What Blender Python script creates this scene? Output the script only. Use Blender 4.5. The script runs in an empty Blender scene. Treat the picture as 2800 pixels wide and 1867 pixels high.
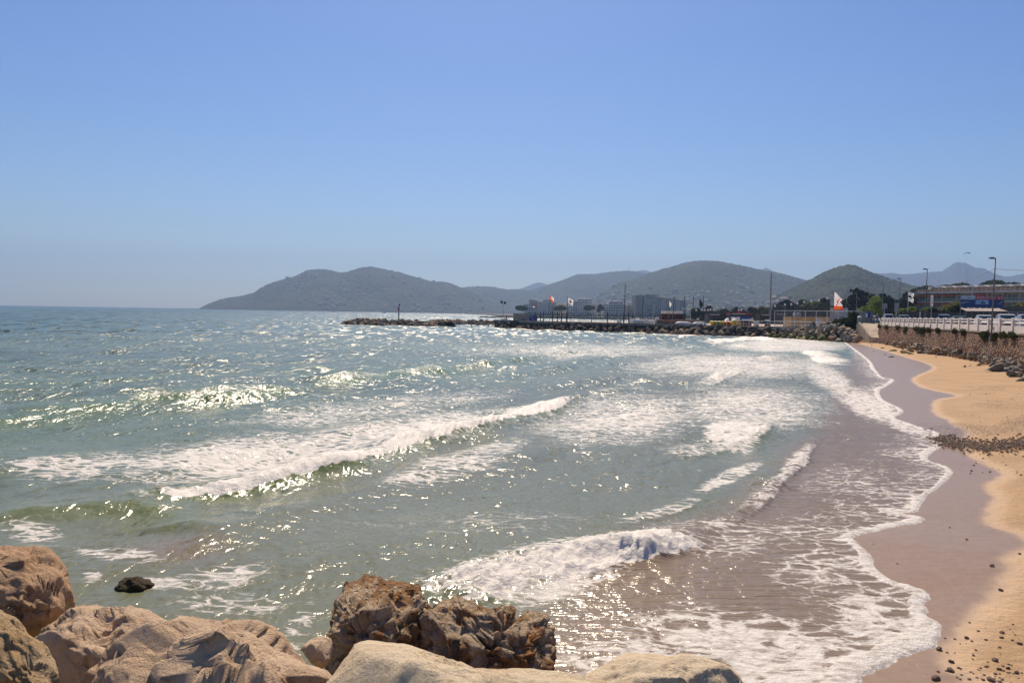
import bpy, bmesh, math, random
import numpy as np
from mathutils import Vector, Matrix, Euler
random.seed(11); rng = np.random.default_rng(11)
sc = bpy.context.scene
COL = sc.collection
R = math.radians

# ------------------------------------------------------------------ camera
F_PX, CX, CY = 2178.0, 1400.0, 933.5
PITCH, ROLL, CAM_H = R(2.02), R(0.95), 4.0
Fv = np.array([0, math.cos(PITCH), -math.sin(PITCH)])
U0 = np.array([0, math.sin(PITCH), math.cos(PITCH)])
X0 = np.array([1.0, 0, 0])
Rv = X0*math.cos(ROLL) + U0*math.sin(ROLL)
Uv = -X0*math.sin(ROLL) + U0*math.cos(ROLL)
cam = bpy.data.objects.new('camera', bpy.data.cameras.new('camera')); COL.objects.link(cam)
M = Matrix.Identity(4)
for i in range(3):
    M[i][0], M[i][1], M[i][2] = Rv[i], Uv[i], -Fv[i]
M[2][3] = CAM_H
cam.matrix_world = M
cam.data.sensor_width = 36; cam.data.lens = F_PX/2800*36
cam.data.clip_start = 0.1; cam.data.clip_end = 40000
sc.camera = cam

# ------------------------------------------------------------------ sun and sky
SUN_EL, SUN_AZ = R(48), R(-2)          # azimuth clockwise from +Y
world = bpy.data.worlds.new('World'); sc.world = world; world.use_nodes = True
wn = world.node_tree; bg = wn.nodes['Background']
sky = wn.nodes.new('ShaderNodeTexSky'); sky.sky_type = 'NISHITA'; sky.sun_disc = False
sky.sun_elevation = SUN_EL; sky.sun_rotation = SUN_AZ
sky.air_density = 1.0; sky.dust_density = 0.4; sky.ozone_density = 4.0
hsv = wn.nodes.new('ShaderNodeHueSaturation'); hsv.inputs['Saturation'].default_value = 1.27; hsv.inputs['Hue'].default_value = .511
wn.links.new(sky.outputs[0], hsv.inputs['Color']); wn.links.new(hsv.outputs[0], bg.inputs[0]); bg.inputs[1].default_value = 0.086
sun = bpy.data.objects.new('sun', bpy.data.lights.new('sun', 'SUN')); COL.objects.link(sun)
sun.data.energy = 5.0; sun.data.angle = R(0.53); sun.data.color = (1.0, 0.86, 0.68)
sd = Vector((math.sin(SUN_AZ)*math.cos(SUN_EL), math.cos(SUN_AZ)*math.cos(SUN_EL), math.sin(SUN_EL)))
sun.rotation_euler = sd.to_track_quat('Z', 'Y').to_euler(); sun.location = (0, 0, 60)
sc.view_settings.view_transform = 'Standard'; sc.view_settings.look = 'None'
sc.view_settings.exposure = 0.2; sc.view_settings.gamma = 1.0
sc.view_settings.use_curve_mapping = False
sc.cycles.max_bounces = 5; sc.cycles.diffuse_bounces = 2; sc.cycles.glossy_bounces = 3
sc.cycles.volume_bounces = 0; sc.cycles.transparent_max_bounces = 6
sc.cycles.caustics_reflective = False; sc.cycles.caustics_refractive = False
HAZE_DENSITY = 1.6e-4
sc.cycles.use_denoising = True; sc.cycles.use_adaptive_sampling = False

# ------------------------------------------------------------------ maths helpers
def ray(px, py):
    return Fv + Rv*((px-CX)/F_PX) - Uv*((py-CY)/F_PX)
def ground(px, py, z=0.0):
    d = ray(px, py); t = (z-CAM_H)/d[2]
    return np.array([d[0]*t, d[1]*t, z])
def atY(px, py, Y):
    d = ray(px, py); t = Y/d[1]
    return np.array([d[0]*t, Y, CAM_H+d[2]*t])
def project(x, y, z):
    z = z-CAM_H
    dep = x*Fv[0]+y*Fv[1]+z*Fv[2]
    return CX+F_PX*(x*Rv[0]+y*Rv[1]+z*Rv[2])/dep, CY-F_PX*(x*Uv[0]+y*Uv[1]+z*Uv[2])/dep
def sm(a, b, x):
    t = np.clip((x-a)/(b-a), 0, 1); return t*t*(3-2*t)
def _hash(ix, iy, iz, s):
    h = (ix.astype(np.int64)*374761393 + iy.astype(np.int64)*668265263 + iz.astype(np.int64)*1442695041 + s*974634777) & 0xffffffff
    h = ((h ^ (h >> 13))*1274126177) & 0xffffffff
    h = ((h ^ (h >> 16))*2246822519) & 0xffffffff
    return ((h ^ (h >> 15)) & 0xffffff)/8388607.5-1.0
def vnoise(x, y, z=None, s=0):
    x = np.asarray(x, float); y = np.asarray(y, float)
    z = np.zeros_like(x) if z is None else np.asarray(z, float)
    ix, iy, iz = np.floor(x), np.floor(y), np.floor(z)
    fx, fy, fz = x-ix, y-iy, z-iz
    u, v, w = [f*f*f*(f*(f*6-15)+10) for f in (fx, fy, fz)]
    r = 0
    for dz in (0, 1):
        if dz and not np.any(fz): break
        wz = w if dz else 1-w
        a = _hash(ix, iy, iz+dz, s)*(1-u)+_hash(ix+1, iy, iz+dz, s)*u
        b = _hash(ix, iy+1, iz+dz, s)*(1-u)+_hash(ix+1, iy+1, iz+dz, s)*u
        r = r+(a*(1-v)+b*v)*wz
    return r
def fbm(x, y, z=None, o=4, s=0, g=.5, ridged=False):
    a, t, n = 1.0, 0, 0.0
    x = np.asarray(x, float); y = np.asarray(y, float)
    for k in range(o):
        v = vnoise(x*2.03**k+17*k, y*2.03**k-9*k, None if z is None else z*2.03**k+5*k, s+k)
        if ridged: v = 1-2*np.abs(v)
        t = t+v*a; n += a; a *= g
    return t/n
def polydist(x, y, pts):
    """unsigned distance, side (+ left of the line), parameter along (0..n-1) and total"""
    best = np.full(x.shape, 1e18); side = np.zeros(x.shape); par = np.zeros(x.shape)
    pts = np.asarray(pts, float)
    for i in range(len(pts)-1):
        a, b = pts[i][:2], pts[i+1][:2]; d = b-a; L = max(d@d, 1e-12)
        t = np.clip(((x-a[0])*d[0]+(y-a[1])*d[1])/L, 0, 1)
        dx, dy = x-a[0]-t*d[0], y-a[1]-t*d[1]; q = dx*dx+dy*dy
        m = q < best
        best = np.where(m, q, best); side = np.where(m, np.sign(d[0]*dy-d[1]*dx), side); par = np.where(m, i+t, par)
    return np.sqrt(best), side, par
def inside(x, y, poly):
    c = np.zeros(x.shape, bool); n = len(poly)
    for i in range(n):
        x1, y1 = poly[i][:2]; x2, y2 = poly[(i+1) % n][:2]
        if y1 == y2: continue
        c ^= ((y1 > y) != (y2 > y)) & (x < (x2-x1)*(y-y1)/(y2-y1)+x1)
    return c
def smooth_line(pts, n=4, jit=0, s=0):
    """Catmull-Rom resample"""
    P = [np.array(p, float) for p in pts]; P = [2*P[0]-P[1]]+P+[2*P[-1]-P[-2]]; out = []
    for i in range(1, len(P)-2):
        for k in range(n):
            t = k/n; a, b, c, d = P[i-1:i+3]
            out.append(.5*((2*b)+(c-a)*t+(2*a-5*b+4*c-d)*t*t+(3*b-a-3*c+d)*t**3))
    out.append(P[-2]); out = np.array(out)
    if jit:
        k = np.arange(len(out)); out[:, 0] += jit*vnoise(k*.7, k*0+s, s=3); out[:, 1] += jit*vnoise(k*.7, k*0+s, s=4)
    return out

# ------------------------------------------------------------------ materials
class NT:
    def __init__(s, name):
        s.m = bpy.data.materials.new(name); s.m.use_nodes = True; s.t = s.m.node_tree; s.t.nodes.clear()
    def n(s, typ, ins=None, **kw):
        d = s.t.nodes.new('ShaderNode'+typ)
        for k, v in kw.items(): setattr(d, k, v)
        for k, v in (ins or {}).items():
            if hasattr(v, 'is_output'): s.t.links.new(v, d.inputs[k])
            elif isinstance(v, bpy.types.Node): s.t.links.new(v.outputs[0], d.inputs[k])
            else: d.inputs[k].default_value = v
        return d
    def math(s, op, a, b=0.0, c=None, clamp=False):
        ins = {0: a, 1: b}
        if c is not None: ins[2] = c
        return s.n('Math', ins, operation=op, use_clamp=clamp).outputs[0]
    def mr(s, v, a, b, c=0.0, d=1.0):
        return s.n('MapRange', {0: v, 1: a, 2: b, 3: c, 4: d}, interpolation_type='SMOOTHSTEP').outputs[0]
    def mix(s, f, a, b):
        d = s.n('Mix', data_type='RGBA')
        for i, v in ((0, f), (6, a), (7, b)):
            if hasattr(v, 'is_output'): s.t.links.new(v, d.inputs[i])
            else: d.inputs[i].default_value = v if i == 0 or len(v) == 4 else tuple(v)+(1,)
        return d.outputs[2]
    def noise(s, scale, vec=None, detail=4.0, rough=.55, dist=0.0):
        i = {'Scale': scale, 'Detail': detail, 'Roughness': rough, 'Distortion': dist}
        if vec is not None: i['Vector'] = vec
        return s.n('TexNoise', i).outputs[0]
    def pos(s, sx=1, sy=1, sz=1, obj=False, rot=(0, 0, 0)):
        g = s.n('TexCoord').outputs['Object'] if obj else s.n('NewGeometry').outputs['Position']
        return s.n('Mapping', {'Vector': g, 'Scale': (sx, sy, sz), 'Rotation': rot}).outputs[0]
    def out(s, sh, disp=None):
        o = s.n('OutputMaterial'); s.t.links.new(sh if hasattr(sh, 'is_output') else sh.outputs[0], o.inputs[0]); return s.m
MATS = {}
def mat(name, col, rough=.7, var=.18, scale=3.0, bump=0.0, bscale=None, metal=0.0, col2=None, spec=.4, obj=False):
    if name in MATS: return MATS[name]
    t = NT(name); p = t.pos(obj=obj)
    c2 = col2 if col2 else tuple(max(0, c*(1-var*1.6)) for c in col)
    f = t.mr(t.noise(scale, p, 5), .35, .68)
    fine = t.noise(scale*9, p, 3)
    c = t.mix(f, tuple(min(1, k*(1+var*.5)) for k in col), c2)
    c = t.mix(t.math('MULTIPLY', fine, var*.8), c, tuple(k*.55 for k in col))
    ins = {'Base Color': c, 'Roughness': rough, 'Metallic': metal, 'Specular IOR Level': spec}
    if bump:
        b = t.n('Bump', {'Strength': 1.0, 'Distance': bump, 'Height': t.noise(bscale or scale*4, p, 6, .6)})
        ins['Normal'] = b
    MATS[name] = t.out(t.n('BsdfPrincipled', ins)); return MATS[name]

LANDMARKS = {
 'quay': [(1340, 'quay tip'), (1375, 'white block'), (1425, 'concrete bunker'), (1458, 'blue container'), (1502, 'pinkish flagpole'), (1551, 'dark flagpole'), (1620, 'thin rail posts'), (1660, 'lone timber post'), (1707, 'tallest mast'), (1760, 'wrapped hulls'), (1800, 'upright white board'), (1835, 'shop sign'),
          (1870, 'left upturned boat'), (1915, 'right upturned boat'), (1950, 'left kayaks'), (1985, 'middle kayaks'), (2012, 'yellow crate'), (2045, 'dark red bundles'), (2080, 'white chairs'), (2108, 'tall bare flagpole'), (2140, 'fence corner'), (2180, 'tall ochre hut'), (2240, 'white locker'), (2290, 'large red white flag'), (2330, 'dense green bush')],
 'prom': [(2420, 'ramp edge'), (2450, 'two plate sign'), (2490, 'silver SUV'), (2530, 'second lamp'), (2560, 'narrow banner'), (2600, 'silver jeep'), (2625, 'grey green saloon'), (2660, 'gap before the white hatchback'), (2692, 'white hatchback'), (2715, 'nearest lamp'), (2745, 'white compact car'), (2790, 'right frame edge')],
 'bw': [(925, 'breakwater tip'), (970, 'tip bend'), (1020, 'stretch left of the beacon'), (1060, 'beacon\'s left side'), (1090, 'beacon foot'), (1120, 'beacon\'s right side'), (1166, 'second yellow buoy'), (1190, 'tall yellow buoy'), (1240, 'gap after the near end'), (1290, 'fourth buoy'), (1335, 'last buoy'), (1365, 'white block')]}
def near_word(kind, px): return min(LANDMARKS[kind], key=lambda q: abs(q[0]-px))[1]
# ------------------------------------------------------------------ object helpers
def tag(o, label=None, cat=None, group=None, kind=None):
    if label: o['label'] = label
    if cat: o['category'] = cat
    if group: o['group'] = group
    if kind: o['kind'] = kind
    return o
def link(name, data, parent=None):
    o = bpy.data.objects.new(name, data); COL.objects.link(o)
    if parent: o.parent = parent
    return o
def mesh(name, v, f, m=None, smooth=False):
    me = bpy.data.meshes.new(name)
    v = np.asarray(v, float)
    if isinstance(f, np.ndarray):
        n, k = f.shape
        me.vertices.add(len(v)); me.vertices.foreach_set('co', v.astype(np.float32).ravel())
        me.loops.add(n*k); me.loops.foreach_set('vertex_index', f.astype(np.int32).ravel())
        me.polygons.add(n); me.polygons.foreach_set('loop_start', np.arange(0, n*k, k, dtype=np.int32))
        me.update(calc_edges=True)
    else:
        me.from_pydata(v.tolist(), [], f)
    if m is not None:
        for q in (m if isinstance(m, (list, tuple)) else [m]): me.materials.append(q)
    if smooth: me.polygons.foreach_set('use_smooth', np.ones(len(me.polygons), bool))
    me.update(); return me
def thing(name, label, cat, loc=(0, 0, 0), rz=0, group=None):
    o = bpy.data.objects.new(name, None); COL.objects.link(o)
    o.empty_display_size = .3; o.location = loc; o.rotation_euler = (0, 0, rz); return tag(o, label, cat, group)
def setattrf(me, name, arr):
    a = me.attributes.new(name, 'FLOAT', 'POINT'); a.data.foreach_set('value', np.asarray(arr, np.float32))
def setattrc(me, name, arr):
    a = me.attributes.new(name, 'FLOAT_COLOR', 'POINT')
    c = np.ones((len(arr), 4), np.float32); c[:, :3] = arr; a.data.foreach_set('color', c.ravel())
class MB:
    """collects simple shapes into one mesh"""
    def __init__(s): s.v = []; s.f = []; s.mi = []
    def add(s, v, f, mi=0):
        b = len(s.v); s.v += [tuple(map(float, p)) for p in v]; s.f += [tuple(b+i for i in q) for q in f]; s.mi += [mi]*len(f); return s
    def box(s, x0, x1, y0, y1, z0, z1, mi=0, rz=0, c=None, taper=0):
        tx, ty = (x1-x0)*taper/2, (y1-y0)*taper/2
        v = [(x0, y0, z0), (x1, y0, z0), (x1, y1, z0), (x0, y1, z0),
             (x0+tx, y0+ty, z1), (x1-tx, y0+ty, z1), (x1-tx, y1-ty, z1), (x0+tx, y1-ty, z1)]
        if rz:
            c = c or (0, 0); ca, sa = math.cos(rz), math.sin(rz)
            v = [(c[0]+(a-c[0])*ca-(b-c[1])*sa, c[1]+(a-c[0])*sa+(b-c[1])*ca, z) for a, b, z in v]
        return s.add(v, [(0, 3, 2, 1), (4, 5, 6, 7), (0, 1, 5, 4), (1, 2, 6, 5), (2, 3, 7, 6), (3, 0, 4, 7)], mi)
    def tube(s, pts, r, n=6, mi=0, cap=True):
        pts = [Vector(p) for p in pts]; rr = r if isinstance(r, (list, tuple)) else [r]*len(pts); rings = []
        for i, p in enumerate(pts):
            d = (pts[min(i+1, len(pts)-1)]-pts[max(i-1, 0)]).normalized()
            a = d.cross(Vector((0, 0, 1)) if abs(d.z) < .95 else Vector((1, 0, 0))).normalized(); b = d.cross(a)
            rings.append([p+(a*math.cos(2*math.pi*k/n)+b*math.sin(2*math.pi*k/n))*rr[i] for k in range(n)])
        v = [q for g in rings for q in g]; f = []
        for i in range(len(pts)-1):
            for k in range(n): f.append((i*n+k, i*n+(k+1) % n, (i+1)*n+(k+1) % n, (i+1)*n+k))
        if cap: f += [tuple(range(n))[::-1], tuple(range((len(pts)-1)*n, len(pts)*n))]
        return s.add(v, f, mi)
    def quad(s, a, b, c, d, mi=0): return s.add([a, b, c, d], [(0, 1, 2, 3)], mi)
    def prism(s, poly, y0, y1, mi=0):
        """poly in xz, extruded along y"""
        n = len(poly); v = [(p[0], y0, p[1]) for p in poly]+[(p[0], y1, p[1]) for p in poly]
        return s.add(v, [tuple(range(n)), tuple(range(2*n-1, n-1, -1))]+[(i, i+n, (i+1) % n+n, (i+1) % n) for i in range(n)], mi)
    def sphere(s, c, r, n=8, m=5, mi=0, sc_=(1, 1, 1)):
        v = [(c[0], c[1], c[2]-r*sc_[2])]; f = []
        for i in range(1, m):
            t = math.pi*i/m
            for k in range(n):
                a = 2*math.pi*k/n; v.append((c[0]+r*sc_[0]*math.sin(t)*math.cos(a), c[1]+r*sc_[1]*math.sin(t)*math.sin(a), c[2]-r*sc_[2]*math.cos(t)))
        v.append((c[0], c[1], c[2]+r*sc_[2])); L = len(v)-1
        for k in range(n):
            f.append((0, 1+(k+1) % n, 1+k)); f.append((L, 1+(m-2)*n+k, 1+(m-2)*n+(k+1) % n))
            for i in range(m-2): f.append((1+i*n+k, 1+i*n+(k+1) % n, 1+(i+1)*n+(k+1) % n, 1+(i+1)*n+k))
        return s.add(v, f, mi)
    def data(s, name, m, smooth=False):
        me = mesh(name, s.v, s.f, m, smooth)
        if len(me.materials) > 1: me.polygons.foreach_set('material_index', s.mi)
        return me
    def build(s, name, m, parent=None, smooth=False):
        return link(name, s.data(name, m, smooth), parent)
def copy_tree(o, parent=None):
    c = o.copy(); COL.objects.link(c)
    if parent: c.parent = parent
    for ch in list(o.children): copy_tree(ch, c)
    return c
# ================================================================== SHORELINE, SAND, SEA
EDGE_PX = [(2313, 936), (2372, 980), (2390, 1005), (2412, 1030), (2445, 1038), (2430, 1052), (2408, 1068), (2412, 1090), (2470, 1122),
           (2448, 1142), (2505, 1163), (2574, 1186), (2552, 1202), (2581, 1214), (2550, 1235), (2539, 1256), (2588, 1275), (2603, 1292),
           (2566, 1336), (2530, 1358), (2508, 1397), (2440, 1400), (2500, 1408), (2535, 1421), (2480, 1436), (2400, 1449), (2340, 1466), (2345, 1484), (2384, 1516), (2388, 1545),
           (2436, 1585), (2500, 1605), (2546, 1626), (2524, 1648), (2537, 1668), (2534, 1682), (2571, 1706), (2567, 1750), (2540, 1775),
           (2475, 1796), (2438, 1814), (2435, 1826), (2370, 1846), (2354, 1870), (2290, 1940), (2150, 2060)]
E = smooth_line([ground(x, y)[:2] for x, y in EDGE_PX], 4, .04)
far_pts = [ground(2250, 933)[:2], ground(2150, 925)[:2], ground(2050, 921)[:2]]
SANDPOLY = [tuple(p) for p in E] + [(4.0, 3.0), (5.0, -30.0), (120.0, -30.0), (120.0, 260.0), (60.0, 260.0)] + [tuple(p) for p in far_pts[::-1]]
EL = np.vstack([np.array(far_pts[::-1]), E, np.array([(4.0, 3.0), (5.0, -30.0)])])
def shore_d(x, y):
    d, _, _ = polydist(x, y, EL)
    return np.where(inside(x, y, SANDPOLY), d, -d)
def sand_from_d(d):
    return np.where(d > 0, 0.058*d - 0.0013*np.clip(d, 0, 22)**2*.6, 0.10*d)
def sand_z(x, y):
    x = np.asarray(x, float); y = np.asarray(y, float)
    return sand_from_d(shore_d(x, y))
def sand_hit(px, py):
    z = 0.0
    for _ in range(5):
        p = ground(px, py, z); z = float(sand_z(np.array([p[0]]), np.array([p[1]]))[0])
    return np.array([p[0], p[1], z])
WALL_A, WALL_B = np.array([23.4, 10.0]), np.array([60.0, 130.0])     # line of the sea wall
def wall_x(y): return WALL_A[0]+(WALL_B[0]-WALL_A[0])*(y-WALL_A[1])/(WALL_B[1]-WALL_A[1])

# ---- sea
def rings(r0, r1):
    r = [r0]
    while r[-1] < r1:
        q = r[-1]; r.append(q+max(.03, min(q*q/2650, q*.0105)) if q < 450 else q*1.04)
    return np.array(r)
def polar(r, a):
    A, Rr = np.meshgrid(a, r); x, y = Rr*np.sin(A), Rr*np.cos(A)
    n, k = len(r), len(a); i = np.arange((n-1)*(k-1)); q = (i//(k-1))*k+i % (k-1)
    return x.ravel(), y.ravel(), np.stack([q, q+1, q+k+1, q+k], 1)
ang = np.concatenate([np.linspace(R(-100), R(-38), 24)[:-1], np.linspace(R(-38), R(36), 980), np.linspace(R(36), R(100), 24)[1:]])
sx, sy, sf = polar(rings(5.0, 9000), ang)
sr = np.hypot(sx, sy)
sdist = np.where((sr < 300), 0, -200.0)
near = sr < 300
sdist[near] = shore_d(sx[near], sy[near])
keep = np.all(sdist[sf] < 0.6, axis=1); sf = sf[keep]
spacing = np.maximum(sr*.0016, np.minimum(sr*sr/2650, sr*.0105))
ppx, ppy = project(sx, sy, 0*sx)
fr = np.clip(sy/np.maximum(sr, .01), 0, 1)
zz = np.zeros_like(sx); dxs = np.zeros_like(sx); dys = np.zeros_like(sx)
depthf = .10+.90*sm(0.5, 14, -sdist)
for k in range(54):
    lam = .45*(13/.45)**((k+random.random())/54)
    th = math.atan2(-.37, .93)+random.gauss(0, .62)
    kk = 2*math.pi/lam; dx, dy = math.cos(th), math.sin(th)
    a = .0050*lam*random.uniform(.6, 1.3)*(1.25 if lam < 5 else .8)
    att = sm(1.6, 3.2, lam/spacing)*depthf*(1-.55*(1-sm(10, 40, sr))*(1-sm(1.0, 3.5, np.array(lam))))
    gust = .75+.5*vnoise(sx/19+k, sy/19, s=k % 5)
    ph = kk*(sx*dx+sy*dy)+random.uniform(0, 6.28)
    zz += a*att*gust*np.cos(ph); dxs -= dx*a*.8*att*np.sin(ph); dys -= dy*a*.8*att*np.sin(ph)
foam = np.zeros_like(sx)        # how much of the surface is foam
froth = np.zeros_like(sx)       # thick tumbling foam
wave_glow_tint = np.zeros_like(sx)  # wave faces tinted to stand in for light passing through the water
def crest(pts, hgt, back, front, fo=0.0, fr_=0.0, fwid=(0, 0), wob=.25, s=0):
    """a breaking or swelling wave: pts are points of its crest; the steep face looks to the shore (camera right / near)"""
    global zz, foam, froth, wave_glow_tint
    P = smooth_line([ground(x, y)[:2] for x, y in pts], 5)
    lo, hi = P.min(0)-7, P.max(0)+7
    m = (sx > lo[0]) & (sx < hi[0]) & (sy > lo[1]) & (sy < hi[1])
    x, y = sx[m], sy[m]
    wx = wob*fbm(x*.9, y*.9, o=3, s=s+40)
    d, sd_, par = polydist(x+wx, y+wx*.7, P)
    d = d*np.sign(sd_)*-1       # + = on the shore side (right of the running direction)
    n = len(P)-1; u = par/n
    env = np.clip(np.sin(np.pi*np.clip(u, 0.02, .98))*1.35, 0, 1)**.8
    env = env*(.8+.35*vnoise(x*.5, y*.5, s=s+7))
    prof = np.where(d < 0, np.exp(-(d/back)**2), np.exp(-(d/front)**2))
    tr = -.22*np.exp(-((d-front*2.3)/(front*1.3))**2)
    zz[m] += hgt*env*(prof+tr)
    wave_glow_tint[m] = np.maximum(wave_glow_tint[m], env*np.exp(-((d-front*.5)/(front*1.0))**2)*min(1, hgt*3))
    if fo:
        g = np.where(d < 0, sm(fwid[0], 0, -d), sm(fwid[1], fwid[1]*.55, d))*env
        foam[m] = np.maximum(foam[m], fo*g)
        if fr_:
            froth[m] = np.maximum(froth[m], fr_*np.where(d < 0, sm(fwid[0]*.55, 0, -d), sm(fwid[1], fwid[1]*.7, d))*np.clip(env*1.5, 0, 1))
# long swell line across the middle
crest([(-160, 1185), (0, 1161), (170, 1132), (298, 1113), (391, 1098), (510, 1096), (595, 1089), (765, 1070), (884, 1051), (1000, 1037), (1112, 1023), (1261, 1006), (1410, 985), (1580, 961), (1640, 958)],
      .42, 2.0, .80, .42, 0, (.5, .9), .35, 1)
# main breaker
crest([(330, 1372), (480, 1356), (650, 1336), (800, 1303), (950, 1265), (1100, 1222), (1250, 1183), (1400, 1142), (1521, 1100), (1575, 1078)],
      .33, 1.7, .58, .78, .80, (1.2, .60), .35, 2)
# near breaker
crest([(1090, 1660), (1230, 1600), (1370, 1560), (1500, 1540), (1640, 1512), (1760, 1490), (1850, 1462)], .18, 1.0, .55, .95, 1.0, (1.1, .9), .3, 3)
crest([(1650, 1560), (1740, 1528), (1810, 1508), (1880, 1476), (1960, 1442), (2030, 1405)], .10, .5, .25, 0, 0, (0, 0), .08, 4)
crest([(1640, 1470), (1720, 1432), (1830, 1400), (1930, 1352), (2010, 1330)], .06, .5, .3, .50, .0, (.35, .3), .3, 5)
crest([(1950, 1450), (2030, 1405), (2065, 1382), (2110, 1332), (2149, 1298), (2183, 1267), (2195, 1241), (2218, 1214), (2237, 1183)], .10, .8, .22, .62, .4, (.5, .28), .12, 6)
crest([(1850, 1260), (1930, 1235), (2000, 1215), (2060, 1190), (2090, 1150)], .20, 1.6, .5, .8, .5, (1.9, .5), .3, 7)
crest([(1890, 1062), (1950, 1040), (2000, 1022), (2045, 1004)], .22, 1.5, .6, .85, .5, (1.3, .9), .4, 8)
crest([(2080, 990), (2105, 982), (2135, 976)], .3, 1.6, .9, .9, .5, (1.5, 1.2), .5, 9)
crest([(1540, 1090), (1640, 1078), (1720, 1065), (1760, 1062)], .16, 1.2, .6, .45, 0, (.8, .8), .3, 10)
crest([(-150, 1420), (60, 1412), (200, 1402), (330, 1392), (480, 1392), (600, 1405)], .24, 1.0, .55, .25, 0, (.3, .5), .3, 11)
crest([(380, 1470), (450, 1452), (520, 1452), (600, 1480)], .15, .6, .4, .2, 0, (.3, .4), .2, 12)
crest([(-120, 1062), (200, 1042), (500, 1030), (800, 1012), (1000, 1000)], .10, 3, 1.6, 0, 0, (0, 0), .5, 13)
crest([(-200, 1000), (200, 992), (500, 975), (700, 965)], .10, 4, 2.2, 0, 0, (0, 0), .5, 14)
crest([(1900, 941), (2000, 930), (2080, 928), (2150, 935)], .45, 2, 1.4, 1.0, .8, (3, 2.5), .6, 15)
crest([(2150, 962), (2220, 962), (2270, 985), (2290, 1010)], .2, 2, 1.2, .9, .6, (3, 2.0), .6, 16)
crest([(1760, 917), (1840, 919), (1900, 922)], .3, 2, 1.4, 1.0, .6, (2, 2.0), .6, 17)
# foam fields, laid out on the water plane
def blob(cx, cy, rx, ry, rot, st, lo=.35):
    global foam
    c, s_ = math.cos(R(rot)), math.sin(R(rot))
    u = ((ppx-cx)*c+(ppy-cy)*s_)/rx; v = (-(ppx-cx)*s_+(ppy-cy)*c)/ry
    q = np.sqrt(u*u+v*v); foam = np.maximum(foam, st*sm(1.0, lo, q)*(sr < 500))
blob(760, 1240, 860, 105, -6, .62, .1); blob(620, 1250, 560, 70, -6, .68, .1); blob(1150, 1180, 420, 80, -8, .66, .1); blob(200, 1290, 330, 60, -3, .6, .1)
blob(300, 1275, 420, 55, -3, .5, .2); blob(1000, 1120, 700, 60, -6, .42, .2)
blob(1250, 1270, 330, 60, -15, .48); blob(1700, 1150, 460, 130, -4, .56, .1); blob(2050, 1120, 420, 130, 0, .56, .1)
blob(2000, 1000, 520, 70, 0, .56, .1); blob(1600, 960, 700, 45, 0, .44, .1); blob(2150, 945, 320, 38, 0, .62, .2)
blob(2270, 1040, 180, 60, 35, .56, .2); blob(2380, 1110, 150, 60, 25, .62, .3); blob(2480, 1165, 110, 36, 20, .64, .3)
blob(2000, 1190, 110, 60, 10, .74); blob(1500, 1570, 340, 110, -12, .6); blob(1990, 1310, 150, 30, -25, .6)
blob(2060, 1760, 620, 140, 8, .62, .15); blob(2150, 1830, 420, 80, 0, .74, .2); blob(1700, 1800, 300, 120, 0, .56, .2)
blob(2400, 1700, 190, 160, 20, .62, .3); blob(2250, 1560, 320, 170, 10, .42, .2); blob(2350, 1330, 300, 160, 0, .38, .1)
blob(600, 1590, 260, 60, -8, .47, .2); blob(620, 1660, 300, 50, 0, .40, .2); blob(820, 1720, 140, 60, -60, .5, .2); blob(90, 1460, 140, 60, 10, .5, .2)
blob(330, 1530, 200, 40, 10, .45, .2); blob(440, 1605, 130, 28, 0, .62, .2); blob(250, 1590, 50, 30, 0, .5, .2)
blob(1300, 1430, 500, 60, 0, .28); blob(1950, 1480, 400, 100, 0, .36)
# a bright lip of foam along the swash edge
lip = sm(.0, .02, -sdist)*np.where(near, 1, 0)
lw = .10+.16*np.clip(vnoise(sx*.8, sy*.8, s=9)+.5, 0, 1.4)+.22*sm(1640, 1800, ppy)*(.5+.5*vnoise(sx*.6, sy*.6, s=8))+.0012*sr
edge = sm(lw*1.15, lw*.65, -sdist)*near
foam = np.maximum(foam, edge*1.0); foam = np.maximum(foam, sm(3.2, .1, -sdist)*near*.40)
foam = np.maximum(foam, sm(.9, .1, -sdist)*near*.50)
# along the riprap of the quay and the breakwater
QP = smooth_line([ground(x, y)[:2] for x, y in [(1345, 897), (1400, 899), (1500, 903), (1700, 908), (1800, 913), (1900, 916), (2000, 919), (2100, 922), (2250, 933)]], 3)
dq, _, _ = polydist(sx, sy, QP)
foam = np.maximum(foam, sm(3.4, 1.0, dq+1.3*vnoise(sx*.2, sy*.2, s=5))*.95*near*(sx > 8)+sm(2.2, .8, dq)*.8*near)
BWP = [ground(925, 888)[:2], ground(1040, 891)[:2], ground(1185, 893)[:2], ground(1215, 888)[:2]]
dbw, _, _ = polydist(sx, sy, BWP); foam = np.maximum(foam, sm(2.0, .5, dbw)*.8)
foam *= np.where(near | (sr < 500), 1, 0)
lump = fbm(sx*2.2, sy*2.2, o=4, s=60); lump2 = 1-np.abs(vnoise(sx*5.1, sy*5.1, s=70))*2
lump3 = fbm(sx*7, sy*7, o=3, s=66)
zz += froth*(.11*lump+.05*lump2+.05*lump3+.03)
zz = zz*(.25+.75*sm(0, 2.5, -sdist))
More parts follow.
